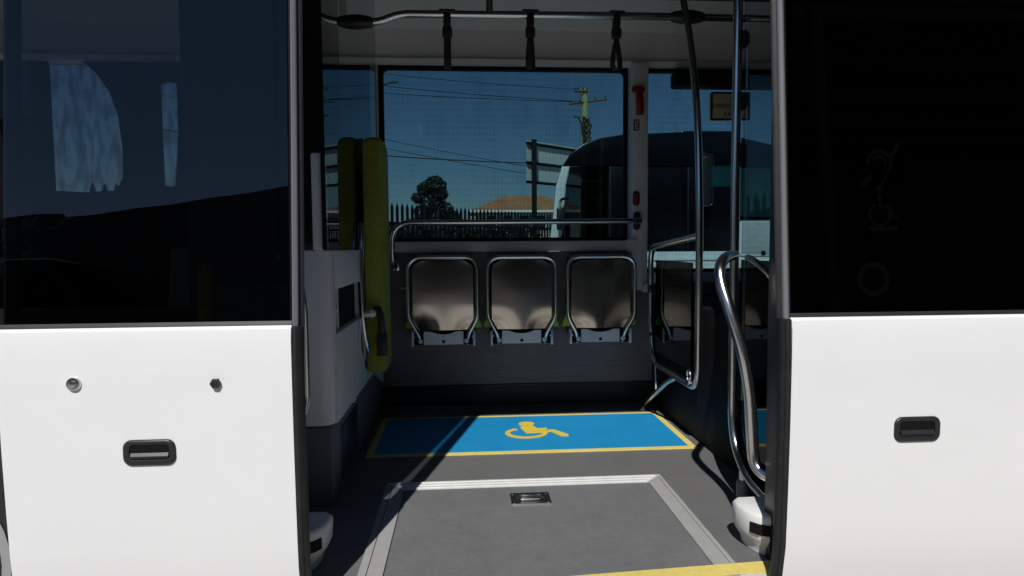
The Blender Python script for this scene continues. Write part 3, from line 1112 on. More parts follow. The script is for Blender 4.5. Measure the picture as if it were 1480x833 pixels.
# rail above the seats
g = MB()
g.tube(fillet([(-0.375, 3.64, 1.10), (-0.385, 3.56, 1.13), (-0.385, 3.54, 1.344), (0.965, 3.54, 1.350), (0.972, 3.60, 1.350)], [0, 0.03, 0.13, 0.03, 0]), 0.0145, 12)
g.box((-0.392, 3.62, 1.085), (-0.355, 3.646, 1.15), 0.005)
o = obj('seat_grab_rail', g, 'steel')
tag(o, 'long horizontal steel grab rail across the window above the folded seats', 'grab rail')
g = MB()
g.prism(rrect(0.932, 0.970, 1.300, 1.400, 0.018), 'y', 3.582, 3.601, 0.004)
o = obj('rail_socket', g, 'dark_plastic')
tag(o, 'black oval socket on the grey pillar holding the grab rail end', 'rail socket')
g = MB()
g.prism(rrect(0.930, 0.968, 1.435, 1.515, 0.018), 'y', 3.590, 3.601, 0.003)
bt = thing('stop_button', 'red oval stop button on the grey window pillar', 'button', (0.949, 3.60, 1.435))
obj('housing', g, 'dark_plastic', bt)
g = MB()
g.prism(rrect(0.937, 0.961, 1.444, 1.506, 0.0118), 'y', 3.583, 3.591, 0.003)
g.box((0.942, 3.5815, 1.472), (0.956, 3.5832, 1.478))
obj('push_cap', g, 'red_plastic', bt)
# emergency hammer
hm = thing('emergency_hammer', 'red window-breaking hammer clipped to the grey pillar', 'hammer', (0.95, 3.60, 1.92))
g = MB()
g.tube(spline([(0.955, 3.575, 2.045), (0.958, 3.572, 2.01), (0.962, 3.572, 1.97), (0.966, 3.575, 1.925)]), [0.016 + 0.006 * abs(math.sin(i * 0.18)) for i in range(19)], 12)
obj('handle', g, 'red_plastic', hm)
g = MB()
g.tube([(0.915, 3.572, 2.060), (0.922, 3.572, 2.062), (0.975, 3.572, 2.060), (0.985, 3.572, 2.058)], [0.007, 0.017, 0.018, 0.012], 12)
obj('head', g, 'red_plastic', hm)
g = MB()
g.box((0.945, 3.585, 1.93), (0.975, 3.6005, 2.04), 0.004)
obj('clip', g, 'red_plastic', hm)
g = MB()
g.box((0.932, 3.5975, 1.845), (0.966, 3.6005, 1.905), 0.001)
lbo = thing('hammer_label', 'small black and white label under the red hammer', 'label', (0.949, 3.60, 1.845))
obj('plate', g, 'black_matte', lbo, smooth=False)
g = MB()
for (a, b, c, d) in ((0.938, 0.960, 1.882, 1.886), (0.938, 0.944, 1.889, 1.899), (0.952, 0.960, 1.889, 1.901), (0.938, 0.958, 1.868, 1.876), (0.940, 0.948, 1.852, 1.864), (0.953, 0.960, 1.850, 1.862)):
    g.box((a, 3.596, c), (b, 3.5974, d))
obj('print', g, 'white_plastic', lbo, smooth=False)

# emergency exit sign
sg = thing('emergency_sign', 'cream emergency exit sign with dark border on the window glass', 'sign', (1.50, 3.70, 1.94))
g = MB()
g.box((1.405, 3.694, 1.925), (1.625, 3.7344, 2.075), 0.003)
obj('plate', g, 'sign_cream', sg)
g = MB()
g.ring(rrect(1.400, 1.630, 1.920, 2.080, 0.01), rrect(1.410, 1.620, 1.930, 2.070, 0.008), 'y', 3.688, 3.6935)
obj('border', g, 'dark_plastic', sg)


def text_mesh(s, size, x, y, z, mat, parent):
    cu = bpy.data.curves.new('lettering', 'FONT')
    cu.body = s
    cu.size = size
    cu.align_x = 'CENTER'
    cu.extrude = 0.0006
    to = bpy.data.objects.new('lettering', cu)
    C.objects.link(to)
    bpy.context.view_layer.update()
    me = bpy.data.meshes.new_from_object(to.evaluated_get(bpy.context.evaluated_depsgraph_get()))
    bpy.data.objects.remove(to)
    bpy.data.curves.remove(cu)
    me.transform(Matrix.Translation((x, y, z)) @ Matrix.Rotation(R(90), 4, 'X'))
    me.materials.clear()
    me.materials.append(MATS[mat])
    o = bpy.data.objects.new('lettering', me)
    C.objects.link(o)
    o.parent = parent
    o.matrix_parent_inverse = Matrix.Translation(-parent.location)
    return o


text_mesh('EMERGENCY', 0.036, 1.515, 3.6932, 1.990, 'sign_print', sg)
text_mesh('EXIT', 0.036, 1.515, 3.6932, 1.945, 'sign_print', sg)

# ceiling rail with hangers
RY = 2.93
cr_ = thing('ceiling_grab_rail', 'steel ceiling grab rail carrying the three hanging straps', 'grab rail', (0.3, RY, 2.2))
g = MB()
g.tube(fillet([(-0.60, RY, 2.180), (-0.36, RY, 2.181), (-0.27, RY, 2.219), (0.80, RY, 2.228), (1.7, RY, 2.222)], 0.06), 0.0165, 14)
obj('rail_tube', g, 'steel', cr_)
for x, z0 in ((-0.508, 2.18), (0.120, 2.222), (1.55, 2.224)):
    g = MB()
    g.tube([(x, RY, z0), (x, RY, 2.536)], 0.0150, 12)
    obj('rail_hanger', g, 'dark_plastic' if x < 0 else 'steel', cr_)
for x, z0 in ((-0.455, 2.182), (1.000, 2.228)):
    g = MB()
    g.tube([(x - 0.075, RY, z0), (x - 0.06, RY, z0), (x - 0.02, RY, z0), (x + 0.02, RY, z0), (x + 0.06, RY, z0), (x + 0.075, RY, z0)], [0.018, 0.024, 0.031, 0.031, 0.024, 0.018], 14)
    obj('rail_joint', g, 'dark_plastic', cr_)


def make_strap():
    s = thing('hanging_strap', '', 'hanging strap', (0, RY, 2.0), 'hanging straps on the ceiling rail')
    g = MB()
    g.box((-0.036, -0.022, 0.238), (0.036, 0.022, 0.252), 0.005)
    g.box((-0.016, -0.021, 0.180), (0.016, 0.021, 0.2375), 0.006)
    obj('clamp', g, 'dark_plastic', s, local=True)
    g = MB()
    g.box((-0.021, -0.016, 0.135), (0.021, 0.016, 0.1795), 0.006)
    obj('collar', g, 'dark_plastic', s, local=True)
    return s


def strap_loop(s, twist, open_):
    """webbing loop: flat band down, round the end and up again"""
    t = bmesh.new()
    path = []
    n = 26
    for i in range(n + 1):
        u = i / n
        if u < 0.42:
            k = u / 0.42
            path.append((-open_ * math.sin(k * math.pi / 2) ** 1.3, 0.140 - 0.125 * k))
        elif u > 0.58:
            k = (1 - u) / 0.42
            path.append((open_ * math.sin(k * math.pi / 2) ** 1.3, 0.140 - 0.125 * k))
        else:
            a = (u - 0.42) / 0.16 * math.pi
            path.append((-open_ * math.cos(a), 0.015 - 0.014 * math.sin(a)))
    hw, th = 0.0155, 0.0018
    rings = []
    for i, (px, pz) in enumerate(path):
        a_, b_ = path[max(0, i - 1)], path[min(n, i + 1)]
        d = Vector((b_[0] - a_[0], 0, b_[1] - a_[1])).normalized()
        nr = Vector((-d.z, 0, d.x))
        k = 1 - pz / 0.14
        tw = twist * min(1, 0.65 + max(0, k * 1.4))
        rings.append([])
        for sx_, sn in ((-1, -1), (1, -1), (1, 1), (-1, 1)):
            p = Vector((px, 0, pz)) + nr * (th * sn) + Vector((0, hw * sx_, 0))
            # turn the loop about its own vertical axis
            c, s_ = math.cos(tw), math.sin(tw)
            rings[-1].append(t.verts.new((p.x * c - p.y * s_, p.x * s_ + p.y * c, p.z)))
    for A, B in zip(rings, rings[1:]):
        for j in range(4):
            t.faces.new((A[j], A[(j + 1) % 4], B[(j + 1) % 4], B[j]))
    t.faces.new(rings[0])
    t.faces.new(rings[-1][::-1])
    bmesh.ops.recalc_face_normals(t, faces=t.faces[:])
    g = MB()
    g.join(t)
    obj('webbing_loop', g, 'strap_web', s, local=True)


st0 = make_strap()
straps = [st0, copy_tree(st0), copy_tree(st0)]
for s, x, dz, tw, op, lb in ((straps[0], -0.064, -0.035, R(88), 0.012, 'flat hanging strap turned edge-on on the rail, closest to the glass partition'),
                             (straps[1], 0.298, -0.030, R(62), 0.018, 'hanging strap with closed loop in the middle of the rail'),
                             (straps[2], 0.680, -0.028, R(25), 0.021, 'hanging strap with an open loop, beside the bent steel pole')):
    s.location = (x, RY, 2.0 + dz + 0.022)
    s['label'] = lb
    strap_loop(s, tw, op)

# bent pole with the rectangular frame of the bay screen
px_ = 0.985
fr_ = thing('screen_pole', 'bent steel pole with looped frame round the dark screen beside the blue bay', 'pole', (px_, 2.73, FL))
g = MB()
g.tube(fillet([(px_, 2.99, 2.536), (px_, 2.95, 2.31), (px_, 2.885, 2.195), (px_, 2.79, 1.95), (px_, 2.735, 1.70), (px_, 2.705, 1.35), (px_, 2.705, 0.60), (px_, 3.36, 0.600), (px_, 3.425, 0.78), (px_, 3.43, 1.205), (px_, 2.715, 1.255)], [0, .1, .1, .12, .12, .12, 0.09, 0.10, 0.1, 0.09, 0], 8), 0.0155, 14)
obj('bent_tube', g, 'steel', fr_)
g = MB()
g.tube(fillet([(px_, 3.0, 0.592), (px_ - 0.01, 3.08, 0.560), (px_ - 0.02, 3.44, 0.370), (px_ - 0.02, 3.50, FL + 0.004)], 0.05), 0.0135, 12)
g.lathe([(0.035, 0.0), (0.035, 0.006), (0.016, 0.012)], (px_ - 0.02, 3.50, FL + 0.001), 'z', 16)
obj('foot_tube', g, 'steel', fr_)
g = MB()
g.tube([(px_, 3.33, 0.590), (px_ - 0.012, 3.27, 0.46)], 0.007, 8)
obj('stay_rod', g, 'steel', fr_)
g = MB()
pts = [(px_ - 0.006, 2.80 + 0.020 * math.cos(a), 0.640 + 0.026 * math.sin(a)) for a in [2 * math.pi * i / 16 for i in range(16)]]
g.tube(pts, 0.006, 8, closed=True)
g.box((px_ - 0.016, 2.782, 0.598), (px_ + 0.012, 2.82, 0.624), 0.004)
obj('belt_ring', g, 'steel', fr_)
for zz, yy in ((0.985, 3.43), (0.735, 3.415)):
    g = MB()
    g.box((px_ - 0.014, yy - 0.022, zz - 0.022), (px_ + 0.022, yy + 0.016, zz + 0.022), 0.006)
    obj('screen_clamp', g, 'dark_plastic', fr_)

# door pole and bowed handrail
qx, qy = 0.955, 2.272
dp = thing('door_pole', 'upright steel pole with push-button pods beside the door screen', 'pole', (qx, qy, FL))
g = MB()
g.tube(fillet([(qx, qy + 0.02, 2.536), (qx, qy, 2.0), (qx, qy, 0.60), (qx, qy - 0.03, 0.50), (qx - 0.005, 2.13, 0.425), (qx - 0.02, 1.92, 0.415), (qx - 0.02, 1.80, 0.44)], [0, 0.1, 0.1, 0.08, 0.08, 0.08, 0]), 0.0160, 14)
obj('upright_tube', g, 'steel', dp)
g = MB()
g.tube([(qx - 0.008, 2.150, FL + 0.002), (qx - 0.008, 2.150, 0.445)], 0.0150, 12)
obj('foot_tube', g, 'steel', dp)
g = MB()
g.lathe([(0.034, 0.0), (0.034, 0.008), (0.024, 0.012), (0.023, 0.085), (0.018, 0.09)], (qx - 0.008, 2.150, FL + 0.001), 'z', 16)
obj('foot_sleeve', g, 'grey_trim', dp)
for zz, big in ((1.925, 0), (1.715, 0), (1.53, 1), (0.635, 2)):
    g = MB()
    h = (0.030, 0.040, 0.026)[big]
    g.prism([(qx - 0.004, zz - h), (qx + 0.022, zz - h), (qx + 0.036, zz - h * 0.5), (qx + 0.036, zz + h * 0.6), (qx + 0.024, zz + h), (qx - 0.004, zz + h)], 'y', qy - 0.022, qy + 0.018, 0.004)
    obj('button_pod', g, 'dark_plastic', dp)
g = MB()
g.tube(spline([(qx - 0.004, qy - 0.01, 1.180), (0.905, 2.16, 1.182), (0.825, 2.03, 1.176), (0.782, 1.965, 1.150), (0.774, 1.935, 1.100), (0.787, 1.900, 1.020), (0.816, 1.875, 0.900), (0.838, 1.870, 0.775), (0.848, 1.868, 0.640), (0.852, 1.860, 0.575), (0.868, 1.835, 0.545), (0.90, 1.80, 0.538)], 6), 0.0175, 16)
bow = obj('door_handrail', g, 'steel')
tag(bow, 'bowed steel handrail curving down beside the open doorway', 'handrail')

# wheelchair backrest
wb = thing('wheelchair_backrest', 'tall narrow green padded wheelchair backrest against the glass partition', 'backrest', (-0.40, 3.05, 0.66))
g = MB()
g.prism([(2.935, 0.70), (2.96, 0.655), (3.05, 0.64), (3.20, 0.64), (3.235, 0.66), (3.245, 0.72), (3.245, 1.62), (3.225, 1.685), (3.15, 1.71), (3.00, 1.705), (2.95, 1.69), (2.925, 1.64)], 'x', -0.443, -0.362, 0.022)
obj('pad', g, 'green_fabric', wb)
g = MB()
g.tube(fillet([(-0.446, 2.905, 1.32), (-0.44, 2.86, 1.22), (-0.446, 2.845, 1.12), (-0.440, 2.845, 0.92), (-0.428, 2.86, 0.78), (-0.44, 2.93, 0.73)], 0.06), 0.0135, 12)
obj('grab_tube', g, 'steel', wb)
g = MB()
g.tube([(-0.438, 2.845, 0.928), (-0.395, 2.855, 0.932)], [0.013, 0.013], 12)
g.lathe([(0.017, 0.0), (0.017, -0.012), (0.008, -0.014)], (-0.400, 2.858, 0.932), 'y', 14)
obj('buckle_pivot', g, 'bracket_steel', wb)
g = MB()
g.tube(spline([(-0.392, 2.90, 0.945), (-0.375, 2.875, 0.945), (-0.365, 2.87, 0.91), (-0.362, 2.88, 0.84)]), 0.016, 10)
g.box((-0.385, 2.862, 0.745), (-0.340, 2.895, 0.845), 0.006)
obj('belt_buckle', g, 'dark_plastic', wb)
g = MB()
g.box((-0.449, 2.98, 0.78), (-0.4435, 3.20, 1.55), 0.002)
obj('mount_plate', g, 'dark_plastic', wb)

# small hook plate on the far lining
g = MB()
g.box((-0.352, 3.625, 0.985), (-0.310, 3.6455, 0.995), 0.002)
obj('lining_hook', g, 'bracket_steel', wall)
# cab interior: steering wheel and driver's seat seen through the glass
sw = thing('steering_wheel', 'black steering wheel in the cab behind the door glass', 'steering wheel', (-1.95, 2.9, 1.0))
g = MB()
ax = Matrix.Translation((-1.86, 2.95, 1.30)) @ Matrix.Rotation(R(-32), 4, 'Y')
g.tube([ax @ Vector((0.20 * math.cos(a), 0.20 * math.sin(a), 0)) for a in [2 * math.pi * i / 30 for i in range(30)]], 0.017, 10, closed=True)
obj('rim', g, 'dark_plastic', sw)
g = MB()
for a in (90, 210, 330):
    g.tube([ax @ Vector((0, 0, -0.02)), ax @ Vector((0.2 * math.cos(R(a)), 0.2 * math.sin(R(a)), 0))], 0.014, 8)
g.tube([ax @ Vector((0, 0, 0.0)), ax @ Vector((0, 0, -0.42))], 0.03, 12)
obj('column', g, 'dark_plastic', sw)
ds = thing('driver_seat', 'dark high-backed seat in the cab behind the door glass', 'seat', (-1.2, 2.9, FL))
g = MB()
g.prism([(-1.18, 0.86), (-1.08, 0.86), (-0.98, 1.62), (-1.02, 1.70), (-1.10, 1.68)], 'y', 2.64, 3.12, 0.03)
obj('backrest', g, 'black_matte', ds)
g = MB()
g.prism([(-1.62, 0.74), (-1.10, 0.72), (-1.10, 0.85), (-1.58, 0.88), (-1.64, 0.82)], 'y', 2.62, 3.14, 0.03)
obj('cushion', g, 'black_matte', ds)
g = MB()
g.box((-1.52, 2.68, FL), (-1.14, 3.08, 0.725), 0.02)
obj('pedestal', g, 'dark_plastic', ds)

# ------------------------------------------------------------------ beyond the window
# second bus
def taper(g):
    for v in g.bm.verts:
        if v.co.y > 9.7 and v.co.x < 2.6:
            v.co.x += 0.8 * (2.6 - v.co.x) / 1.4
    return g


ob = thing('parked_bus', 'black-glazed coach with white waistband parked beyond the window', 'bus', (4.5, 10, 0))
BY0, BY1 = 9.0, 11.2
prof = [(1.20, 0.35), (1.14, 0.9), (1.22, 1.55), (1.36, 2.05), (1.52, 2.45), (1.78, 2.63), (2.3, 2.74), (3.2, 2.78), (3.8, 2.74), (9.5, 2.70), (9.9, 2.5), (9.95, 0.35)]
g = MB()
g.prism([(1.35, 2.30), (1.46, 2.47), (1.64, 2.60), (1.87, 2.68), (2.18, 2.73), (3.2, 2.78), (3.55, 2.765), (3.9, 2.69), (4.3, 2.60), (9.5, 2.60), (9.9, 2.5), (9.9, 2.30)], 'y', BY0, BY1, 0.02)
taper(g)
obj('roof', g, 'bus_black', ob)
g = MB()
g.prism([(1.20, 0.30), (1.13, 0.9), (1.14, 1.12), (9.92, 1.12), (9.95, 0.30)], 'y', BY0, BY1, 0.02)
taper(g)
body = obj('lower_body', g, 'white_paint', ob)
PP = [(1.15, 1.125), (1.22, 1.60), (1.26, 2.02), (1.345, 2.295), (1.45, 2.295), (1.40, 2.10), (1.35, 1.60), (1.31, 1.125)]
GP = [(1.32, 1.13), (1.36, 1.60), (1.41, 2.10), (1.46, 2.29), (1.98, 2.29), (1.98, 1.13)]
g = MB()
g.prism(PP, 'y', BY0, BY0 + 0.08, 0.01)
obj('front_pillar', g, 'white_paint', ob)
g = MB()
g.prism(PP, 'y', BY1 - 0.08, BY1, 0.01)
taper(g)
obj('far_front_pillar', g, 'bus_black', ob)
g = MB()
g.prism(GP, 'y', BY0 + 0.02, BY0 + 0.03)
obj('front_side_glass', g, 'other_glass', ob, smooth=False)
for x0, x1 in ((2.02, 3.10), (3.12, 3.80), (3.82, 4.95), (5.0, 6.4), (6.44, 7.8), (7.84, 9.8)):
    g = MB()
    g.box((x0, BY0 + 0.015, 1.13), (x1, BY0 + 0.05, 2.29), 0.004)
    obj('side_window', g, 'bus_black', ob)
g = MB()
g.box((1.99, BY0 + 0.06, 1.125), (9.9, BY1 - 0.06, 2.30))
obj('inner_shell', g, 'black_matte', ob, smooth=False)
g = MB()
g.prism(rrect(3.84, 5.6, 1.05, 1.545, 0.05), 'y', BY0 - 0.02, BY0 + 0.012, 0.005)
ap = obj('raised_side_panel', g, 'white_paint', ob)
g = MB()
g.box((4.16, BY0 - 0.028, 1.06), (4.22, BY0 - 0.0205, 1.12))
obj('panel_catch', g, 'black_matte', ap)
for x in (2.6, 8.0):
    g = MB()
    g.lathe([(0.30, 0.0), (0.42, -0.01), (0.46, 0.04), (0.46, 0.22), (0.42, 0.26)], (x, BY0 - 0.03, 0.46), 'y', 28)
    w_ = obj('wheel', g, 'tyre', ob)
    g = MB()
    g.lathe([(0.29, 0.0), (0.28, -0.02), (0.2, 0.03), (0.1, -0.02)], (x, BY0 - 0.035, 0.46), 'y', 28)
    obj('rim', g, 'wheel_silver', w_)
g = MB()
g.tube(fillet([(1.42, BY0 - 0.01, 1.86), (1.30, BY0 - 0.15, 1.84), (1.28, BY0 - 0.2, 1.70)], 0.06), 0.02, 8)
g.box((1.24, BY0 - 0.26, 1.42), (1.34, BY0 - 0.16, 1.72), 0.02)
obj('mirror', g, 'dark_plastic', ob)
g = MB()
g.tube([(2.42, 9.6, 2.72), (2.55, 9.6, 3.02)], 0.008, 6)
obj('aerial', g, 'dark_plastic', ob)
g = MB()
g.prism(rrect(3.40, 3.80, 2.02, 2.30, 0.03), 'y', BY0 + 0.006, BY0 + 0.0145)
obj('vent_window', g, 'teal_glass', ob)
g = MB()
g.prism(rrect(3.86, 4.9, 1.60, 2.27, 0.05), 'y', BY0 + 0.006, BY0 + 0.0145)
obj('rear_window', g, 'teal_glass', ob)
g = MB()
g.prism(rrect(3.22, 3.36, 1.75, 2.42, 0.05), 'y', BY0 - 0.24, BY0 - 0.12, 0.03)
g.tube([(3.30, BY0 - 0.18, 2.40), (3.32, BY0 + 0.05, 2.52)], 0.025, 8)
wm = obj('wing_mirror', g, 'dark_plastic', ob)
g = MB()
g.tube([(x_, BY0 - 0.245, z_) for x_, z_ in rrect(3.21, 3.37, 1.74, 2.43, 0.055)], 0.007, 6, closed=True)
obj('mirror_rim', g, 'steel', wm)
for x_ in (2.012, 3.11, 3.81):
    g = MB()
    g.box((x_ - 0.012, BY0 - 0.004, 1.13), (x_ + 0.012, BY0 + 0.0149, 2.295), 0.003)
    obj('window_divider', g, 'rubber', ob)
g = MB()
g.box((2.02, BY0 - 0.006, 0.985), (3.80, BY0 - 0.0005, 1.0))
obj('body_moulding', g, 'grey_trim', ob)
g = MB()
g.box((3.1, 9.3, 2.76), (3.9, 10.6, 2.84), 0.03)
obj('roof_hatch', g, 'bus_black', ob)

# palisade fence
fdir = Vector((3.4, 4.4, 0)).normalized()
f0 = Vector((-5.0, 13.6 - 3.3 * 4.4 / 3.4, 0))
flen = 13.5
fence = thing('palisade_fence', 'black palisade fence with pointed pales behind the window', 'fence', tuple(f0))
n = int(flen / 0.155)
pale_mesh = None
rotm = Matrix.Rotation(math.atan2(fdir.y, fdir.x), 4, 'Z')
for i in range(n):
    p = f0 + fdir * (i * 0.155)
    if pale_mesh is None:
        g = MB()
        g.prism([(-0.034, 0.06), (0.034, 0.06), (0.034, 2.03), (0.0, 2.12), (-0.034, 2.03)], 'y', -0.012, 0.012)
        o = obj('pale', g, 'fence_black', fence, smooth=False, local=True)
        pale_mesh = o.data
    else:
        o = bpy.data.objects.new('pale', pale_mesh)
        C.objects.link(o)
        o.parent = fence
    o.location = p - f0 + Vector((0, 0, random.uniform(-0.015, 0.015)))
    o.rotation_euler = (0, 0, math.atan2(fdir.y, fdir.x))
for z in (0.45, 1.70):
    g = MB()
    a, b = f0 + Vector((0, 0.045, z)), f0 + fdir * flen + Vector((0, 0.045, z))
    g.tube([a, b], 0.032, 6)
    obj('rail', g, 'fence_black', fence, smooth=False)
for i in range(6):
    p = f0 + fdir * (0.06 + i * 2.66)
    g = MB()
    g.box((p.x - 0.04, p.y + 0.06, 0), (p.x + 0.04, p.y + 0.14, 2.0))
    obj('post', g, 'fence_black', fence, smooth=False)


# hedge in front of the house: dark mass seen between the pales
def leaves(g, centre, radii, n, size, flat=0.0):
    bm = g.bm
    for _ in range(n):
        while True:
            v = Vector((random.uniform(-1, 1), random.uniform(-1, 1), random.uniform(-1, 1)))
            if v.length < 1:
                break
        v = v.normalized() * (v.length ** 0.5)
        p = Vector(centre) + Vector((v.x * radii[0], v.y * radii[1], v.z * radii[2]))
        if p.z < 0.02:
            continue
        d1 = Vector((random.gauss(0, 1), random.gauss(0, 1), random.gauss(0, 1))).normalized()
        d2 = d1.orthogonal().normalized()
        s = size * random.uniform(0.6, 1.3)
        bm.faces.new([bm.verts.new(p + d1 * s), bm.verts.new(p + d2 * s * 0.5), bm.verts.new(p - d1 * s), bm.verts.new(p - d2 * s * 0.5)])


hd = thing('hedge', 'dark clipped hedge growing behind the palisade fence', 'hedge', (1, 20, 0))
g = MB()
for k in range(14):
    q_ = f0 + fdir * (k * 0.95) + Vector((-0.9, 1.4, 0))
    leaves(g, (q_.x, q_.y, 0.85), (0.95, 0.6, 0.98 + random.uniform(-0.15, 0.2)), 1200, 0.10)
obj('foliage', g, 'hedge_leaf', hd, smooth=False)
g = MB()
for k in range(14):
    q_ = f0 + fdir * (k * 0.95) + Vector((-0.9, 1.4, 0))
    g.tube([(q_.x, q_.y, 0), (q_.x + 0.04, q_.y, 0.9)], [0.05, 0.02], 6)
obj('stem', g, 'bark', hd)

# tree
tr = thing('bushy_tree', 'dark bushy tree rising above the black fence', 'tree', (-1.45, 30, 0))
g = MB()
g.tube(spline([(-1.45, 30, 0), (-1.40, 30, 1.2), (-1.5, 30.1, 2.4), (-1.40, 30, 3.6)]), [0.17 - 0.006 * i for i in range(19)], 8)
for a, h in ((0.3, 1.9), (2.2, 2.2), (4.1, 2.5), (5.3, 2.0), (1.2, 2.8)):
    g.tube(spline([(-1.45, 30, h), (-1.45 + 0.4 * math.cos(a), 30 + 0.4 * math.sin(a), h + 0.45), (-1.45 + 0.65 * math.cos(a), 30 + 0.6 * math.sin(a), h + 1.0)], 5), [0.07 - 0.005 * i for i in range(11)], 6)
obj('trunk', g, 'bark', tr)
g = MB()
for (dx, dy, z, r, n) in ((0.15, 0, 3.95, 0.52, 620), (-0.30, 0.1, 3.80, 0.38, 380), (0.35, -0.1, 3.55, 0.40, 420), (-0.62, 0, 3.38, 0.30, 260), (0.0, 0.2, 3.15, 0.60, 560), (0.55, 0, 2.85, 0.45, 380), (-0.4, 0, 2.75, 0.42, 320), (0.80, 0.1, 2.5, 0.45, 340), (-0.2, 0, 2.2, 0.7, 420), (1.15, 0, 2.2, 0.4, 260)):
    leaves(g, (-1.45 + dx, 30 + dy, z), (r, r, r * 0.8), n, 0.085)
obj('crown', g, 'leaf', tr, smooth=False)

# house
hs = thing('tiled_house', 'pale house with terracotta hipped roof behind the fence', 'house', (3.0, 44, 0))
X0, X1, Y0, Y1, EZ, RZ = 0.4, 8.6, 44.0, 52.0, 3.55, 4.85
g = MB()
g.box((X0 + 0.5, Y0 + 0.5, 0), (X1 - 0.5, Y1 - 0.5, EZ - 0.05))
hw_ = obj('wall', g, 'render_wall', hs, smooth=False)
t = bmesh.new()
b0 = [t.verts.new(p) for p in ((X0, Y0, EZ), (X1, Y0, EZ), (X1, Y1, EZ), (X0, Y1, EZ))]
r0, r1 = t.verts.new((X0 + 2.6, 48, RZ)), t.verts.new((X1 - 3.0, 48, RZ))
t.faces.new(b0[::-1])
t.faces.new((b0[0], b0[1], r1, r0))
t.faces.new((b0[2], b0[3], r0, r1))
t.faces.new((b0[1], b0[2], r1))
t.faces.new((b0[3], b0[0], r0))
g = MB()
g.join(t)
rf = obj('roof', g, 'roof_tile', hs, smooth=False)
g = MB()
for k in range(9):
    z = EZ + 0.02 + k * 0.14
    y = Y0 + (z - EZ) / (RZ - EZ) * 4.0
    a = X0 + 2.6 * (z - EZ) / (RZ - EZ)
    b = X1 - 3.0 * (z - EZ) / (RZ - EZ)
    g.box((a, y - 0.04, z), (b, y + 0.06, z + 0.05))
obj('tile_course', g, 'roof_tile', rf, smooth=False, kind='stuff')
g = MB()
g.box((X0 - 0.04, Y0 - 0.10, EZ - 0.12), (X1 + 0.04, Y0 - 0.005, EZ + 0.02))
obj('gutter', g, 'white_paint', rf, smooth=False)
for x in (1.5, 2.6, 3.7, 4.8, 6.2):
    g = MB()
    g.box((x, Y0 + 0.46, 2.35), (x + 0.7, Y0 + 0.499, 3.25))
    w_ = obj('window', g, 'window_dark', hs, smooth=False)
    g = MB()
    g.ring(rrect(x - 0.06, x + 0.76, 2.29, 3.31, 0.02), rrect(x + 0.03, x + 0.67, 2.38, 3.22, 0.02), 'y', Y0 + 0.42, Y0 + 0.459)
    obj('frame', g, 'white_paint', w_, smooth=False)

# billboard seen from behind
bb = thing('billboard', 'pale billboard seen from behind on a dark steel post', 'billboard', (2.14, 20, 0))
bd = Vector((1, 0.9, 0)).normalized()


def bpt(s, z, off=0.0):
    return Vector((1.90, 20, 0)) + bd * s + Vector((0, -off, z))


g = MB()
t = bmesh.new()
pts = [bpt(0, 3.10), bpt(4.6, 3.10), bpt(4.6, 4.40), bpt(0, 4.40)]
va = [t.verts.new(p) for p in pts]
vb = [t.verts.new(p + Vector((0, 0.06, 0))) for p in pts]
t.faces.new(va)
t.faces.new(vb[::-1])
for i in range(4):
    t.faces.new((va[i], vb[i], vb[(i + 1) % 4], va[(i + 1) % 4]))
bmesh.ops.recalc_face_normals(t, faces=t.faces[:])
g.join(t)
obj('panel', g, 'board_back', bb, smooth=False)
for z in (3.14, 3.72, 4.30):
    g = MB()
    g.tube([bpt(0.0, z, 0.06), bpt(4.6, z, 0.06)], 0.045, 6)
    obj('rail', g, 'board_frame', bb, smooth=False)
for s in (0.32, 3.9):
    g = MB()
    p = bpt(s, 0, 0.16)
    g.box((p.x - 0.075, p.y - 0.05, 0), (p.x + 0.075, p.y + 0.05, 4.42))
    obj('post', g, 'board_frame', bb, smooth=False)

# utility pole and wires
up_ = thing('utility_pole', 'weathered timber power pole with crossarms above the billboard', 'utility pole', (5.52, 30, 0))
g = MB()
g.tube([(5.50, 30, 0), (5.51, 30, 4), (5.52, 30, 8.30)], [0.22, 0.19, 0.155], 14)
pole = obj('pole', g, 'timber_pole', up_)
for (a, b) in (((4.76, 29.75, 7.55), (6.55, 30.1, 7.85)), ((5.0, 29.78, 8.12), (5.6, 29.82, 8.14))):
    g = MB()
    g.tube([a, b], 0.055, 4)
    arm = obj('crossarm', g, 'timber_arm', up_, smooth=False)
    for k in range(4):
        p = Vector(a).lerp(Vector(b), (0.04, 0.3, 0.7, 0.96)[k])
        g = MB()
        g.lathe([(0.012, 0.05), (0.04, 0.07), (0.028, 0.10), (0.045, 0.12), (0.02, 0.16)], p, 'z', 8)
        obj('insulator', g, 'insulator', arm)
for k in range(10):
    z = 6.95 - 0.125 * k
    g = MB()
    s = 1 if k % 2 else -1
    g.tube(spline([(5.52, 29.80, z), (5.52 + s * random.uniform(0.10, 0.26), 29.72, z + random.uniform(-0.08, 0.05)), (5.52 + s * random.uniform(0.02, 0.14), 29.74, z - 0.28)], 4), random.uniform(0.035, 0.055), 6)
    obj('cable_fitting', g, 'insulator', up_)
g = MB()
g.tube([(4.98, 29.7, 6.98), (5.2, 29.75, 6.95), (5.48, 29.8, 6.35)], [0.03, 0.045, 0.03], 6)
obj('stay_arm', g, 'insulator', up_)
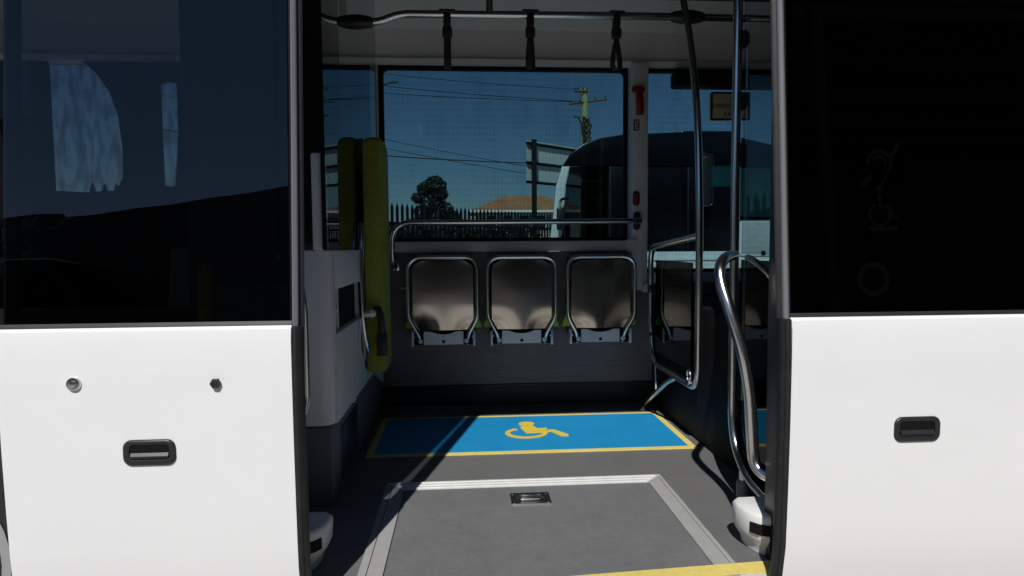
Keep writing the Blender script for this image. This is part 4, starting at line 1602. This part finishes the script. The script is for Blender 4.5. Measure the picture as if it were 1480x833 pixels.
for k, (xa, za, xb, zb, rad) in enumerate(((-14, 10.6, 5.2, 8.20, 0.014), (-14, 10.05, 5.36, 7.66, 0.017), (-14, 9.4, 5.0, 7.66, 0.017), (-14, 8.75, 5.45, 4.35, 0.014), (-14, 8.25, 5.45, 4.05, 0.014), (-14, 6.6, 5.45, 4.85, 0.026))):
    pts = []
    for i in range(25):
        u = i / 24
        pts.append((xa + u * (xb - xa), 31.0 - 1.2 * u, za + (zb - za) * u - 0.35 * math.sin(math.pi * u)))
    g = MB()
    g.tube(pts, rad, 5)
    o = obj('power_line', g, 'wire')
    if k == 5:
        tag(o, 'thickest dark power line running down to the timber pole above the billboard', 'power line', 'power lines to the timber pole')
    else:
        tag(o, 'thin dark power line sagging across the sky to the timber pole', 'power line', 'power lines to the timber pole')

# street lamp whose arm shows past the window pillar
sl = thing('street_lamp', 'street lamp with a short arm high beside the window pillar', 'street lamp', (-3.2, 25, 0))
g = MB()
g.tube(fillet([(-3.25, 25, 0), (-3.25, 25, 6.9), (-2.95, 25, 7.2), (-2.62, 25, 7.28)], 0.3), [0.08] * 2 + [0.05] * 14, 10)
obj('post', g, 'shed_steel', sl)
g = MB()
g.tube([(-2.72, 25, 7.26), (-2.6, 25, 7.30), (-2.42, 25, 7.30), (-2.38, 25, 7.28)], [0.04, 0.07, 0.06, 0.02], 10)
obj('lamp_head', g, 'shed_steel', sl)

# ------------------------------------------------------------------ what the door glass mirrors, behind the camera
sh = thing('vehicle_shed', 'open dark steel vehicle shed mirrored in the black door glass', 'shed', (8, -10, 0))
SX0, SX1, SY0, SY1, SZ = -0.9, 34.0, -8.6, -22.0, 7.7
g = MB()
for ya, yb in ((SY0, -14.2), (-14.26, SY1)):  # slit between the sheets added so sky makes a streak in the door glass
    g = MB()
    za, zb = SZ + (SY0 - ya) / (SY0 - SY1), SZ + (SY0 - yb) / (SY0 - SY1)
    g.prism([(ya, za), (yb, zb), (yb, zb + 0.12), (ya, za + 0.12)], 'x', SX0, SX1)
    obj('roof_sheet', g, 'shed_sheet', sh, smooth=False)
g = MB()
g.box((SX0, SY1, 0), (SX1, SY1 - 0.1, SZ + 1.0))
g.box((SX1, SY0 - 0.1, 0), (SX1 + 0.1, SY1, SZ))
g.box((SX0 - 0.1, SY0 - 0.4, 0), (SX0, SY1, SZ))
obj('wall', g, 'shed_sheet', sh, smooth=False)
for k in range(5):
    y = SY0 - 0.3 - k * 2.6
    z = SZ + (SY0 - y) / (SY0 - SY1) * 1.0
    g = MB()
    g.box((SX0 + 0.02, y - 0.07, z - 0.24), (SX1 - 0.02, y + 0.07, z - 0.01))
    obj('rafter', g, 'shed_steel', sh, smooth=False)
for x in (SX0 + 0.15, 7.0, 14.5, SX1 - 0.15):
    g = MB()
    g.box((x - 0.1, SY0 - 0.35, 0), (x + 0.1, SY0 - 0.15, SZ - 0.02))
    obj('column', g, 'shed_steel', sh, smooth=False)
g = MB()
g.prism([(-26, 0), (-1.2, 0), (-1.2, 4.34), (-2.4, 4.30), (-3.3, 4.20), (-4.1, 4.05), (-4.85, 3.95), (-5.5, 3.83), (-6.1, 3.77), (-6.9, 3.64), (-7.4, 3.60), (-7.45, 3.66), (-7.9, 3.66), (-8.5, 3.58), (-9.5, 3.5), (-26, 3.3)], 'y', -9.4, -15)
lb = thing('low_building', 'low dark building with sloping parapet mirrored in the door glass', 'building', (-8, -10, 0))
obj('wall', g, 'shed_sheet', lb, smooth=False)
for x in (-4.0, -8.5, -13.0):
    g = MB()
    g.box((x - 0.9, -9.399, 0.02), (x + 0.9, -9.34, 2.3))
    obj('roller_door', g, 'shed_steel', lb, smooth=False)
# parked van
vn = thing('parked_van', 'dark van parked opposite, mirrored in the door glass', 'van', (-4.2, -4.6, 0))
g = MB()
g.prism([(-6.6, 0.35), (-6.65, 0.95), (-6.5, 1.25), (-2.9, 1.22), (-2.2, 1.12), (-1.85, 0.95), (-1.80, 0.35)], 'y', -5.5, -3.7, 0.08)
obj('body', g, 'van_paint', vn)
g = MB()
g.prism([(-6.5, 1.252), (-6.3, 1.85), (-5.9, 1.97), (-4.3, 2.0), (-3.9, 1.93), (-2.95, 1.252)], 'y', -5.4, -3.8, 0.08)
obj('cabin', g, 'van_cabin', vn)
g = MB()
g.prism([(-6.2, 1.90), (-5.9, 1.985), (-4.3, 2.015), (-3.95, 1.95), (-4.3, 1.975), (-5.9, 1.945)], 'y', -5.3, -3.9)
obj('roof_skin', g, 'wheel_silver', vn)
for x in (-5.8, -2.65):
    for y in (-5.45, -3.95):
        g = MB()
        g.lathe([(0.2, 0), (0.31, 0.01), (0.33, 0.05), (0.33, 0.2), (0.31, 0.24), (0.2, 0.25)], (x, y, 0.33), 'y', 24)
        obj('wheel', g, 'tyre', vn)
g = MB()
g.lathe([(0.055, 0), (0.055, 1.75), (0.03, 1.80)], (-2.35, -2.9, 0), 'z', 16)
o = obj('yellow_post', g, 'bollard_yellow')
tag(o, 'plain yellow steel post mirrored faintly in the door glass', 'post')
